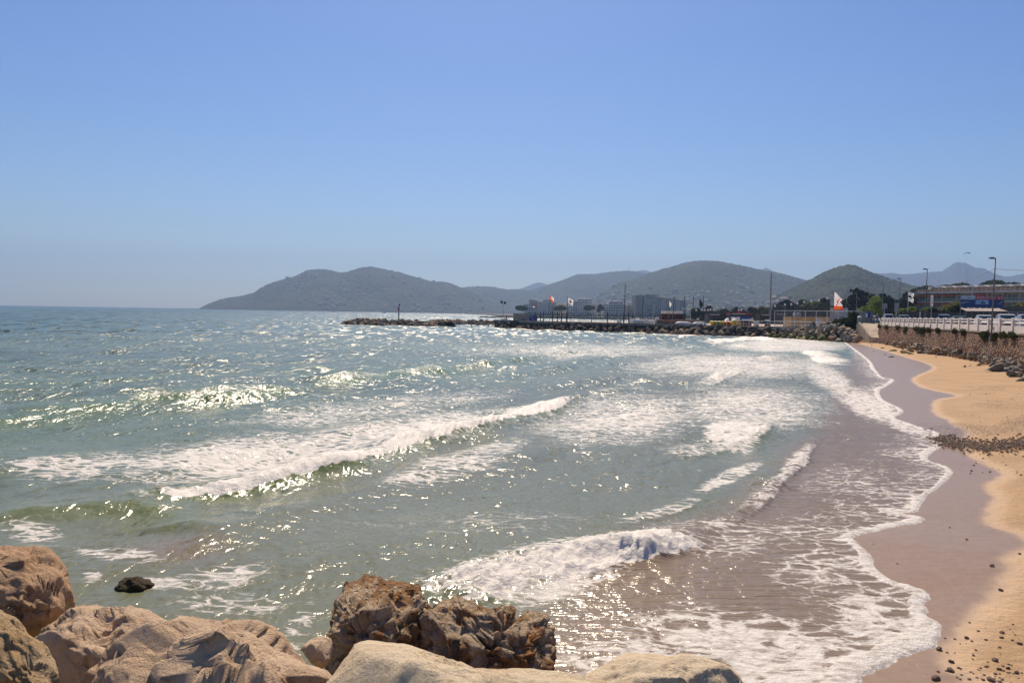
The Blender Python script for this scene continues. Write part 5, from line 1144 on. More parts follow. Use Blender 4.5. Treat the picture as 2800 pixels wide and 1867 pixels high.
palmm = treemat('palm_fronds', (.04, .065, .015), (.07, .09, .02), (.10, .10, .04))
def palm(px, t_, Y, l, s):
    b0 = at(px, Y, G1); H = top(px, t_, Y)-G1; o = thing('palm_tree', l, 'palm', b0, 0, 'palms by the fence'); rnd = random.Random(s)
    MB().tube([(0, 0, 0), (.1, 0, H*.5), (0, 0, H*.84)], [.3, .24, .22], 7).build('trunk', bark, o); b = MB()
    for k in range(22):
        a = rnd.uniform(0, 6.28); el = rnd.uniform(-.3, 1.2); L = H*.30; pr = None
        for j in range(6):
            u = j/5; r = L*u; z = H*.86+math.sin(el)*r-.9*L*u*u*.55; c = Vector((math.cos(a)*r*math.cos(el*.6), math.sin(a)*r*math.cos(el*.6), z))
            if pr is not None:
                wv_ = .30*(1-u*.7); s_ = Vector((-math.sin(a), math.cos(a), -.5))*wv_; b.quad(pr-s_, c-s_, c, pr); b.quad(pr, c, c+Vector((-s_.x*-1, -s_.y*-1, s_.z)), pr+Vector((s_.x, s_.y, s_.z)))
            pr = c
    b.build('fronds', palmm, o)
for px, t_, Y, l in ((2213, 822, 300, 'palm tree leftmost of the clump behind the ochre huts'), (2226, 820, 290, 'tallest palm tree in the clump behind the ochre huts'), (2241, 824, 285, 'palm tree right in the clump, beside the white board'), (2200, 830, 310, 'short palm tree left behind the tank')): palm(px, t_, Y, l, int(px))
# bare trees and globe lamps of the car park behind
bare = mat('bare_twigs', (.13, .10, .08), .9, .2)
def bare_tree(px, t_, Y, s):
    rnd = random.Random(s); b0 = at(px, Y, 1.2); H = top(px, t_, Y)-1.2; o = thing('bare_tree', 'leafless slender tree behind the yard, above the '+near_word('quay', px), 'tree', b0, 0, 'leafless trees behind the yard')
    MB().tube([(0, 0, 0), (0, 0, H*.45)], [.16, .1], 5).build('trunk', bare, o); b = MB()
    for k in range(11): a = rnd.uniform(0, 6.28); e = rnd.uniform(.2, .5); b.tube([(0, 0, H*rnd.uniform(.3, .45)), (math.cos(a)*H*e*.35, math.sin(a)*H*e*.35, H*.7), (math.cos(a)*H*e*.6, math.sin(a)*H*e*.6, H*rnd.uniform(.85, 1))], [.07, .05, .02], 4)
    b.build('branches', bare, o)
for i, (px, w_, t_, k, m_, l) in enumerate(((1900, 34, 838, 'round', oliv, 'pale olive tree beside the grey hotel'), (1935, 40, 836, 'mass', oliv, 'olive tree clump above the left kayaks'), (1975, 40, 842, 'round', oliv, 'grey green tree behind the dark stall'), (2015, 44, 840, 'mass', pinef, 'dark green tree left behind the red kiosk'), (2055, 40, 838, 'mass', oliv, 'olive tree right behind the red kiosk'), (2090, 40, 832, 'round', goldf, 'golden green tree left of the tall bare flagpole'))):
    tree('tree', l, px, w_, t_, 345, G1, k, m_, 'tree', seed=200+i)
for i in range(22): bare_tree(1935+i*10.5+random.uniform(-4, 4), random.uniform(832, 846), random.uniform(255, 330), i)
for i, (px, py) in enumerate(((1903, 849), (1920, 849), (1926, 849), (1935, 849), (1942, 848), (1950, 849), (1868, 846), (1960, 843), (1977, 843), (2019, 849), (2026, 849), (2070, 838), (2100, 838), (2118, 838), (2145, 834), (2162, 833), (2179, 831), (2197, 827), (2216, 825), (2237, 823), (2260, 817))):
    o, H = cyl('globe_lamp', 'globe lamp behind the yard, above the '+near_word('quay', px), 'lamp', px, py, 270, 1.2, .05, pole_grey, 'globe lamps behind the yard'); MB().sphere((0, 0, H+.1), .36, 8, 6).build('globe', lampw, o, True)

# ================================================================== BUILDINGS
def block(label, px0, px1, pyt, Y, floors, m, seed, steps=(1, 1, 1, 1), z0=1.5, grp='pale apartment blocks on the far shore', dep=16):
    rnd = random.Random(seed); a, b = at(px0, Y, z0), at(px1, Y, z0); w = b[0]-a[0]; H = top((px0+px1)/2, pyt, Y)-z0; fh = H/floors; n = len(steps); sw = w/n
    o = thing('apartment_block', label, 'building', ((a[0]+b[0])/2, Y, z0), 0, grp)
    wm = MB().box(-sw*.13, sw*.13, -.12, .05, fh*.32, fh*.74).data('window', winm); bm_ = MB().box(-sw*.30, sw*.30, -1.2, 0, -.05, fh*.30).data('balcony', m)
    for i, s in enumerate(steps):
        nf = max(2, int(round(floors*s))); x0 = -w/2+i*sw; off = rnd.choice((0, 1.5, 3.0))
        MB().box(x0, x0+sw-.05, off, dep, 0, nf*fh).build('wall', m, o); MB().box(x0+sw*.2, x0+sw*.75, off+2, dep-3, nf*fh, nf*fh+fh*.5).build('roof_hut', m, o)
        MB().box(x0-.1, x0+sw+.05, off-.25, off, nf*fh-.1, nf*fh+.5).build('parapet', m, o)
        for k in range(nf):
            bal_ = (i+k) % 5 != 4
            for q in (.27, .73):
                c = link('window', wm, o); c.location = (x0+sw*q, off, k*fh)
            if bal_ and i % 2 == 0: c = link('balcony', bm_, o); c.location = (x0+sw*.5, off, k*fh); c.scale = (1.4, 1, 1)
    return o
block('stepped white apartment block leftmost on the far shore', 1432, 1470, 820, 1010, 7, facade, 1, (.75, 1, .95))
block('white apartment block with blue balconies beside the leftmost one', 1470, 1522, 819, 1000, 7, facade, 2, (.85, 1, .95, .8))
block('low cream apartment block between the white ones', 1514, 1552, 832, 990, 6, facade2, 3, (.9, 1, .95))
block('tall stepped white apartment block in the middle of the far shore', 1552, 1632, 818, 960, 7, facade, 4, (.62, .8, 1, 1, .95, .7))
block('broad cream white apartment block left of the grey hotel', 1650, 1718, 825, 930, 6, facade, 5, (.8, .95, 1, .95, .85))
block('low cream apartment block against the grey hotel', 1715, 1742, 836, 920, 5, facade2, 6, (1, .85))
ht = thing('hotel', 'large grey slab hotel with rows of dark windows on the far shore', 'building', at(1812, 900, 1.5)); s_ = mpp(900); zt_ = top(1775, 808, 900)-1.5
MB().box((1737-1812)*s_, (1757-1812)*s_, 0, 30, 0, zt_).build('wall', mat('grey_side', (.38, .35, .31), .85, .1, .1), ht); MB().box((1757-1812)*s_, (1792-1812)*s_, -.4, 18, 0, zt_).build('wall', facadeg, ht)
MB().box((1764-1812)*s_, (1802-1812)*s_, -.6, 12, zt_, zt_+.7).build('roof_slab', pole_dark, ht); MB().box((1767-1812)*s_, (1785-1812)*s_, -.7, -.4, zt_*.90, zt_*.925).build('dark_band', pole_dark, ht)
text('CASINO', 4.2, mat('hotel_letters', (.12, .12, .14), .7), ht, ((1777-1812)*s_, -.75, zt_*.36), width=7.5); text('LE', 3.4, mat('hotel_letters', (.12, .12, .14), .7), ht, ((1777-1812)*s_, -.75, zt_*.52), width=6.0)
nf = 7; x0, x1 = (1792-1812)*s_, (1880-1812)*s_; hh_ = [zt_*.96, zt_*.80]
v = [(x0, 0, 0), (x1, 6, 0), (x1, 6, hh_[1]), (x0, 0, hh_[0]), (x0, 16, 0), (x1, 22, 0), (x1, 22, hh_[1]), (x0, 16, hh_[0])]
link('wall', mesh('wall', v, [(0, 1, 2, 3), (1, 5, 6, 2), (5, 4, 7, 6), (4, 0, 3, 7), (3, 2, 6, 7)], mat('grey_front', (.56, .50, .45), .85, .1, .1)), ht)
wm = MB().box(-.72, .72, -.15, .1, 0, 1.6).data('window', winm); led = MB().box(-3.0, 3.0, -.5, 0, -.35, -.1).data('ledge', mat('ledge_pale', (.9, .86, .82), .8))
for u0, nn_ in ((.02, 3), (.33, 3), (.56, 2), (.79, 3)):
    for k in range(nf):
        for j in range(nn_):
            u = u0+.058*j; zc = (hh_[0]*(1-u)+hh_[1]*u)*(.93-.105*k)-1.2; c = link('window', wm, ht); c.location = (x0+(x1-x0)*(u+.02), 6*(u+.02), zc)
        c = link('ledge', led, ht); u = u0+.075; c.location = (x0+(x1-x0)*u, 6*u-.05, (hh_[0]*(1-u)+hh_[1]*u)*(.93-.105*k)-1.3)
MB().box(x0-2, x1+3, -6, 4, 0, zt_*.13).build('podium', mat('podium_dark', (.06, .07, .08), .8), ht)
# low dark hedge line and jetty on the far shore
o = MB().box(0, 1, 0, 1, 0, 1); 
a, b = at(1312, 700, .9), at(1900, 690, .9)
tag(MB().box(a[0], b[0], 690, 702, -1, .95).build('far_mole', darkrock), 'long low dark mole stretching out from the far shore', 'mole')
a, b = at(1447, 880, 1), at(1910, 880, 1)
mb = MB(); rnd = random.Random(5)
for k in range(70):
    u = k/70; leafball(mb, (a[0]+(b[0]-a[0])*u, 880+rnd.uniform(-2, 2), 2.2+1.5*rnd.random()+(3.5 if u > .62 else 0)*rnd.random()), 2.6+(1.6 if u > .62 else 0), 26, .55, .8, rnd)
tag(mb.build('hedge', darkf), 'dark hedge line at the foot of the far apartment blocks', 'hedge', kind='stuff')
tag(MB().box(60, 160, 255, 262, 1.0, 2.6).build('car_park_wall', mat('pale_low_wall', (.3, .26, .22), .9)), 'pale low wall closing the car park behind the yard', 'wall')
# long residence on the right
rs = thing('residence', 'long low residence with orange awnings, green balconies and roof terraces', 'building', at(2498, 300, 1.2), 0); b1 = at(2498, 300, 1.2); e1 = at(2830, 259, 1.2); dR = e1-b1; LRs = float(np.hypot(dR[0], dR[1])); aR = math.atan2(dR[1], dR[0]); rs.rotation_euler = (0, 0, aR)
zz0 = 1.2; zroof = top(2505, 801, 300)-zz0; fh = 3.0
cw = mat('residence_render', (.62, .50, .42), .85, .15, .4); slab = mat('residence_slab', (.80, .68, .58), .8, .12, .5); gwin = mat('residence_glazing', (.26, .29, .20), .3, .3, 1.0); balg = mat('balcony_green', (.16, .24, .19), .3, .1, 1); awn = mat('awning_orange', (.80, .17, .06), .75, .12, 2)
MB().box(0, LRs, 1.8, 14, 0, zroof-.1).build('wall', cw, rs)
sep = MB().box(-.12, .12, 0, 1.8, 0, fh-.4).data('partition', cw); wn2 = MB().box(-2.0, 2.0, 1.70, 1.8, .1, fh-.55).data('window', gwin); fr2 = MB().box(-.05, .05, 1.6, 1.7, .1, fh-.55).data('window_frame', slab)
bpn = MB().box(-2.7, 2.7, -.06, 0, .12, .78).data('balcony_panel', balg); hr = MB().box(-2.7, 2.7, -.1, .04, .98, 1.06).data('handrail', slab); aw = MB().add([(-2.6, 1.7, fh-.38), (2.6, 1.7, fh-.38), (2.6, -.5, fh-.85), (-2.6, -.5, fh-.85), (-2.6, -.5, fh-1.05), (2.6, -.5, fh-1.05)], [(0, 3, 2, 1), (3, 4, 5, 2)]).data('awning', awn)
nfl = 4; rr = random.Random(3)
for k in range(nfl):
    zb = zroof-.45-(k+1)*fh+.15
    MB().box(-.3, LRs, -.25, 2.0, zb-.32, zb+.02).build('floor_slab', slab, rs)
    nb = int(LRs/5.6)
    for j in range(nb):
        x = (j+.5)*LRs/nb
        for me_, dx_ in ((sep, -LRs/nb/2), (wn2, 0), (bpn, 0), (hr, 0)):
            c = link(me_.name.split('.')[0], me_, rs); c.location = (x+dx_, 0, zb)
        c = link('window_frame', fr2, rs); c.location = (x-.6, 0, zb)
        if (k == 0 and (j in (0, 1, 2, 4) or j > 7)) or (k == 1 and j in (0, 1, 2, 10, 11)) or rr.random() < .12: c = link('awning', aw, rs); c.location = (x, 0, zb)
MB().box(-.4, LRs, -.4, 14, zroof-.35, zroof+.25).build('roof_slab', slab, rs)
MB().box(.5, LRs, .8, 1.0, zroof+.25, zroof+1.15).build('terrace_parapet', mat('terrace_brown', (.34, .24, .17), .9, .2, 1), rs)
MB().box(4, LRs-1, 4, 12, zroof+.25, zroof+1.9).build('terrace_storey', mat('terrace_tan', (.42, .33, .26), .85, .2, .6), rs)  # set back storey in one tan, darker than the render below
for j in range(9):
    x = 6+j*(LRs-8)/9; MB().prism([(x, zroof+1.9), (x+1.2, zroof+2.5), (x+(LRs-8)/9-1.5, zroof+2.5), (x+(LRs-8)/9-.8, zroof+1.9)], 3, 9).build('awning', cream, rs)
for j in range(26): MB().box(-.03, .03, .7, .78, zroof+.25, zroof+1.35).build('railing_post', slab, rs).location = (1+j*(LRs-2)/26, 0, 0)
MB().box(3.2, 4.2, 3, 4, zroof+.2, zroof+2.3).build('chimney', slab, rs)
mb = MB()
for k in range(16): leafball(mb, (rr.uniform(2, LRs-2), 1.5, zroof+1.1), .5, 18, .22, .8)
tag(mb.build('terrace_plants', oliv, rs), kind='stuff')
# billboard
bb_ = thing('billboard', 'wide advertising hoarding reading BIENTÔT ICI above pictures of boats', 'billboard', at(2684, 152, PROM_Z)); u = mpp(152); zl, zh = top(2684, 840, 152)-PROM_Z, top(2684, 808.5, 152)-PROM_Z; wB = 113*u/2; bb_.rotation_euler = (0, 0, -.08)
MB().box(-wB, wB, .02, .12, zl, zh).build('panel', mat('hoarding_navy', (.03, .07, .24), .45, .1), bb_)
xr = -wB+2*wB*.335; zr = zh-(zh-zl)*.34
MB().box(xr, wB-.05, -.02, .0, zr, zh-.03).build('red_banner', mat('banner_red', (.72, .04, .06), .5, .05), bb_); text('BIENTÔT ICI', .62, mat('letter_white', (.9, .85, .84), .5, .02), bb_, ((xr+wB)/2, -.045, (zr+zh)/2-.02), width=(wB-xr)*.9)
MB().box(-wB+.03, xr-.03, -.02, .0, zr, zh-.03).build('white_banner', mat('banner_white', (.85, .8, .8), .5, .05), bb_)
MB().prism([(-wB+1.05, zr+.30), (-wB+1.3, zr+.42), (-wB+1.5, zr+.30), (-wB+1.7, zr+.42), (-wB+1.9, zr+.32), (-wB+1.5, zr+.22)], -.04, -.02).build('emblem', navy, bb_)
for a in (-1, 1): MB().box(-.35, .35, -.035, -.02, 0, .05).build('printed_line', bluem, bb_).location = ((-wB+xr)/2+a*.85, 0, zr+.25)
MB().box(xr+.05, xr+2*wB*.31, -.02, 0, zl+.55, zr-.04).build('sea_picture', mat('picture_sky', (.42, .58, .85), .5, .2, .6), bb_)
MB().prism([(xr+.9, zl+.65), (xr+1.45, zr-.1), (xr+1.5, zl+.65)], -.04, -.02).build('printed_sail', mat('print_dark', (.07, .09, .12), .6), bb_); MB().prism([(xr+1.55, zl+.65), (xr+1.6, zr-.3), (xr+1.95, zl+.65)], -.04, -.02).build('printed_sail', mat('print_dark', (.07, .09, .12), .6), bb_)
MB().prism([(-wB+.1, zl+.55), (-wB+1.7, zl+1.05), (-wB+1.2, zl+1.1), (-wB+.1, zl+.95)], -.04, -.02).build('printed_boat', mat('print_grey', (.35, .42, .48), .5), bb_)
MB().prism([(wB-1.25, zl+.55), (wB-.35, zr-.25), (wB-.15, zr-.12), (wB-.45, zl+.9), (wB-.9, zl+.62)], -.04, -.02).build('printed_boat', mat('print_pale', (.5, .5, .52), .5), bb_)
for x in (-wB*.98, -wB*.3, wB*.35, wB*.95): MB().box(-.07, .07, .12, .26, -1, zh).build('post', pole_grey, bb_).location = (x, 0, 0)
cyl('pole', 'white pole rising behind the billboard', 'pole', 2655.5, 778, 158, PROM_Z, .06, whit)
# pergola / bus shelter and white fence behind the cars
pg = thing('pergola', 'low beige awning frame behind the parked white cars', 'pergola', at(2696, 128, PROM_Z-.1)); u = mpp(128); wP = 118*u/2; hP = top(2696, 842, 128)-PROM_Z+.1
pm2 = mat('beige_frame', (.42, .34, .28), .8, .1)
MB().add([(-wP+.3, 0, hP-.55), (wP, 0, hP-.45), (wP-.2, 2.5, hP), (-wP+.6, 2.5, hP-.1)], [(0, 1, 2, 3)]).build('canopy', pm2, pg)
for k in range(7): MB().tube([(0, -.02, hP-.5), (.35, 2.5, hP+.04)], .04, 5).build('rafter', slab, pg).location = (-wP+.5+k*(2*wP-1)/6, 0, 0)
for k in range(8): MB().box(-.05, .05, 0, .1, 0, hP-.5).build('post', pm2, pg).location = (-wP+.2+k*(2*wP-.4)/7, 0, 0)
for z in (.45, 1.05): MB().box(-wP, wP, -.03, .03, z, z+.08).build('rail', slab, pg)
MB().box(-wP, wP, .3, .36, .05, hP-.6).build('back_panel', mat('pergola_brown', (.22, .17, .13), .9), pg)  # panel behind the posts in one dark brown
fe = thing('fence', 'white post and rail fence at the right edge behind the cars', 'fence', at(2757, 128, PROM_Z-.1))
for k in range(6): MB().box(-.06, .06, -.05, .05, 0, hP-.55).build('post', slab, fe).location = (k*1.4, 0, 0)
for z in (hP-.62, .6): MB().box(0, 7.2, -.03, .03, z, z+.08).build('rail', slab, fe)
boxthing('garden_wall', 'low dark garden wall under the hedges behind the cars', 'wall', 2470, 2640, 853, 165, PROM_Z-.3, .4, mat('garden_wall_dark', (.16, .12, .09), .9)); boxthing('garden_wall', 'brown garden wall at the right edge behind the fence', 'wall', 2640, 2850, 838, 166, PROM_Z-.3, .4, mat('garden_wall_brown', (.20, .15, .12), .9))

# ================================================================== STREET FURNITURE ON THE PROMENADE
def street_lamp(px, t_, s_off, label, zb=PROM_Z):
    s = wall_s(px, s_off); b = W(s, s_off, zb); Y = b[1]; H = top(px, t_, Y)-zb; o = thing('street_lamp', label, 'street lamp', b, 0, 'street lamps of the promenade')
    MB().tube([(-.05, 0, 0), (0, 0, H*.5), (.07, 0, H)], [.075, .06, .045], 8).build('pole', mat('lamp_pole', (.17, .16, .15), .5, .1), o, True); MB().tube([(.1, 0, H-.05), (-.1, 0, H+.02)], .045, 6).build('arm', mat('lamp_pole', (.10, .095, .09), .5, .1), o)
    MB().box(-.48, .0, -.13, .13, H-.06, H+.08, taper=.25).build('lamp_head', mat('lamp_pole', (.10, .095, .09), .5, .1), o); MB().tube([(-.03, 0, 0), (-.03, 0, .6)], .14, 8).build('base', mat('lamp_pole', (.10, .095, .09), .5, .1), o); return b, H
lp = [street_lamp(2713, 706, .35, 'nearest and tallest street lamp, standing on the sea side of the balustrade', PROM_Z-1.0), street_lamp(2529, 736, -.9, 'second street lamp from the right, behind the balustrade'), street_lamp(2457, 762, -1.2, 'third street lamp from the right, behind the parked van and SUV')]
for px, t_, Y, l in ((2411, 773, 165, 'fourth street lamp from the right beside the square traffic board'), (2340, 802, 210, 'street lamp before the wind swept cypress'), (2312, 808, 240, 'farthest street lamp left of the cypress'), (2372, 790, 185, 'street lamp partly hidden by the bright tree')):
    o, H = cyl('street_lamp', l, 'street lamp', px, t_, Y, PROM_Z-.6, .07, pole_grey, 'street lamps of the promenade'); MB().box(-.7, .1, -.15, .15, H-.05, H+.08).build('lamp_head', pole_grey, o)
def cable(name, label, pts, sag):
    P_ = [Vector(p) for p in pts]; q = []
    for i in range(len(P_)-1):
        for k in range(9): u = k/9; p = P_[i].lerp(P_[i+1], u); p.z -= sag*4*u*(1-u); q.append(p)
    q.append(P_[-1]); tag(MB().tube(q, .018, 4).build(name, pole_grey), label, 'cable')
tp = lambda i, d=0: (lp[i][0][0], lp[i][0][1], lp[i][0][2]+lp[i][1]-.9-d)
cable('cable', 'thin cable strung from the nearest lamp to the second lamp', [tp(0), tp(1, .3)], .9); cable('cable', 'thin cable leaving the frame to the right of the nearest lamp', [tp(0), (tp(0)[0]+12, tp(0)[1]-18, tp(0)[2]-.3)], .5); cable('cable', 'thin cable strung between the second and third lamps', [tp(1, .3), tp(2, .3)], .8)
for (pa, ta, pb, tb, l) in ((2312, 812, 2326, 835, 'hanging cable from the farthest lamp'), (2341, 802, 2353, 820, 'hanging cable from the lamp by the cypress')):
    cable('cable', l, [atY(pa, ta, 210), atY(pb, tb, 205)], .6)
def sign(px, pt, pb, w_px, Y, label, halves=1):
    b = at(px, Y, PROM_Z); o = thing('traffic_sign', label, 'sign', b); zt2, zb2 = top(px, pt, Y)-PROM_Z, top(px, pb, Y)-PROM_Z; w = w_px*mpp(Y)/2
    MB().tube([(0, 0, 0), (0, 0, zt2)], .04, 6).build('pole', whit, o)
    for k in range(halves):
        h = (zt2-zb2)/halves; MB().box(-w, w, -.06, -.03, zb2+k*h+.04, zb2+(k+1)*h-.04).build('plate', mat('sign_back', (.42, .37, .33), .6, .08), o)
sign(2417, 829, 844, 15, 150, 'square beige board on a pole before the bright tree'); sign(2450, 828, 852, 12.5, 140, 'two square plates one above the other on a pole by the van', 2)
bn = thing('banner', 'narrow vertical white banner on a pole beside the second lamp', 'banner', at(2545, 112, PROM_Z)); zt2, zb2 = top(2545, 807, 112)-PROM_Z, top(2545, 837, 112)-PROM_Z
MB().tube([(0, 0, 0), (0, 0, zt2)], .045, 6).build('pole', mat('lamp_pale', (.5, .5, .48), .5), bn); MB().box(-.16, .18, -.08, -.05, zb2, zt2).build('cloth', flagw, bn); MB().box(-.03, .06, -.1, -.08, zb2+.25, zt2-.35).build('lettering', mat('banner_grey', (.25, .25, .25), .6), bn)
o, H = cyl('flagpole', 'white flagpole with two white flags bearing black bands near the residence', 'flagpole', 2481, 794, 175, PROM_Z-.5, .06, whit)
for k in range(2):
    c = cloth(o, H-.4-k*1.15, 1.3, .8, 'x', [flagw, black], lambda u, t, k=k: 1 if (k == 0 and t > .8 and u < .5) or (abs(t-u*.7) < .08 and u > .2) else 0)
cyl('bollard', 'short cream post behind the balustrade between shrub and lamp', 'post', 2515, 852, 118, PROM_Z, .08, cream)

# ================================================================== CARS
def paint(name, c): return mat(name, c, .22, .03, 1, spec=.6)
carglass = mat('car_glass', (.04, .06, .065), .06, .04, 1, spec=.8); lampm = mat('headlight', (.6, .6, .6), .15, .02, spec=.8); dark = mat('car_black', (.02, .02, .02), .6)
def make_car(name, label, px, off, rz, body_m, L=4.1, Wd=1.76, Hh=1.48, kind='hatch', z=PROM_Z-.1, Y=None):
    if Y is None: s = wall_s(px, -off); b = W(s, -off, z)
    else: b = at(px, Y, z)
    o = thing(name, label, 'van' if kind == 'van' else 'car', b, rz, 'cars parked along the promenade')
    # front of the car towards local -Y ; sections of (y, z_belt)
    hw = Wd/2; belt = .92 if kind != 'van' else 1.05
    prof = [(-L/2, .42), (-L/2+.08, .66), (-L/2+.9, .84), (-L/2+1.15, belt), (L/2-.5, belt+.04), (L/2-.05, belt-.05), (L/2, .5), (L/2-.05, .28), (-L/2+.05, .26)]
    nP = len(prof); v = []; 
    for xs_, sc_ in ((-1, .90), (-.97, 1), (.97, 1), (1, .90)):
        for (y, zp) in prof: v.append((xs_*hw, y*(.985 if abs(xs_) == 1 else 1), .30+(zp-.30)*(sc_ if abs(xs_) == 1 else 1)))
    f = [(a*nP+i, a*nP+(i+1) % nP, (a+1)*nP+(i+1) % nP, (a+1)*nP+i) for a in range(3) for i in range(nP)]+[tuple(range(nP))[::-1], tuple(range(3*nP, 4*nP))]
    bd = link('body', mesh('body', v, f, body_m), o); bv = bd.modifiers.new('bevel', 'BEVEL'); bv.width = .05; bv.segments = 2; bv.limit_method = 'ANGLE'
    y0, y1, y2, y3 = (-L/2+1.1, -L/2+1.75, L/2-.75 if kind != 'sedan' else L/2-1.2, L/2-.25 if kind != 'sedan' else L/2-.55)
    if kind == 'van': y1 = -L/2+1.5; y2 = L/2-.2; y3 = L/2-.05
    tw = hw*.78; g = [(-hw*.95, y0, belt), (hw*.95, y0, belt), (tw, y1, Hh-.04), (-tw, y1, Hh-.04), (-hw*.95, y3, belt), (hw*.95, y3, belt), (tw, y2, Hh-.05), (-tw, y2, Hh-.05)]
    link('pillars', mesh('pillars', g, [(0, 1, 2, 3), (1, 5, 6, 2), (5, 4, 7, 6), (4, 0, 3, 7)], body_m), o)
    MB().add([(-tw-.02, y1-.05, Hh-.05), (tw+.02, y1-.05, Hh-.05), (tw+.02, y2+.05, Hh-.06), (-tw-.02, y2+.05, Hh-.06), (-tw*.8, y1+.2, Hh+.02), (tw*.8, y1+.2, Hh+.02), (tw*.8, y2-.2, Hh+.01), (-tw*.8, y2-.2, Hh+.01)],
             [(4, 5, 6, 7), (0, 1, 5, 4), (1, 2, 6, 5), (2, 3, 7, 6), (3, 0, 4, 7)]).build('roof', body_m, o)
    def pane(q, m0=.085, out=.012):
        q = [Vector(p) for p in q]; c = sum(q, Vector())/4; n_ = (q[1]-q[0]).cross(q[3]-q[0]).normalized()
        return [c+(p-c)*(1-m0*2)+n_*out for p in q]
    G = [Vector(p) for p in g]
    MB().quad(*pane([G[0], G[1], G[2], G[3]])).build('windscreen', carglass, o); MB().quad(*pane([G[5], G[4], G[7], G[6]])).build('rear_window', carglass, o)
    for (a, b_, c, d) in ((4, 0, 3, 7), (1, 5, 6, 2)):
        for u0, u1 in ((.06, .47), (.52, .92)):
            lo0, lo1 = G[a].lerp(G[b_], u0), G[a].lerp(G[b_], u1); hi0, hi1 = G[d].lerp(G[c], u0), G[d].lerp(G[c], u1)
            MB().quad(*pane([lo0, lo1, hi1, hi0], .05)).build('side_window', carglass, o)
    for sx_ in (-1, 1):
        for y in (-L/2+.78, L/2-.78):
            wh = thing('wheel', None, None); wh.parent = o; wh.location = (sx_*(hw-.12), y, .32)
            MB().tube([(-.11, 0, 0), (.11, 0, 0)], .32, 14).build('tyre', rubber, wh); MB().tube([(-.125, 0, 0), (.125, 0, 0)], .19, 10).build('rim', metal, wh)
        MB().box(-.2, .2, -.02, .03, 0, .16).build('headlight', lampm, o).location = (sx_*(hw-.3), -L/2+.05, .60); MB().box(-.10, .10, -.06, .08, 0, .14).build('mirror', body_m, o).location = (sx_*(hw+.08), y0+.35, belt+.02)
    MB().box(-.5, .5, -.02, .02, 0, .14).build('grille', dark, o).location = (0, -L/2-.0, .52); MB().box(-.26, .26, -.02, 0, 0, .11).build('number_plate', lampm, o).location = (0, -L/2-.02, .36)
    MB().box(-hw*.9, hw*.9, -.03, .05, 0, .14).build('bumper', dark, o).location = (0, -L/2+.0, .28)
    return o
RZ = -.42
make_car('parked_car', 'silver hatchback cut by the right edge of the frame', 2812, 4.2, RZ, paint('silver_paint', (.42, .43, .46)), Hh=1.52)
make_car('parked_car', 'white compact car behind the nearest lamp, right of the white hatchback', 2752, 4.3, RZ, paint('white_car_paint', (.74, .73, .71)), Hh=1.56)
make_car('parked_car', 'white hatchback before the beige awning frame', 2692, 4.4, RZ, paint('white_car_paint', (.74, .73, .71)), Hh=1.50)
make_car('parked_car', 'grey green saloon left of the white hatchback', 2622, 5.0, RZ, paint('grey_green_paint', (.13, .16, .15)), Hh=1.42, kind='sedan', L=4.4)
make_car('parked_car', 'silver four wheel drive car left of the grey green saloon', 2580, 5.4, RZ-.1, paint('silver_paint', (.42, .43, .46)), Hh=1.68)
make_car('parked_car', 'silver SUV with roof rails beside the white van', 2471, 5.0, RZ+.1, paint('silver_paint', (.42, .43, .46)), Hh=1.66, Wd=1.9)
make_car('parked_van', 'white van next to the two plate sign', 2429, 4.6, RZ+.1, paint('white_car_paint', (.74, .73, .71)), Hh=1.86, kind='van')
make_car('parked_car', 'white car half hidden behind the standing people', 2392, 0, RZ, paint('white_car_paint', (.74, .73, .71)), Hh=1.5, Y=156, z=PROM_Z-.05)

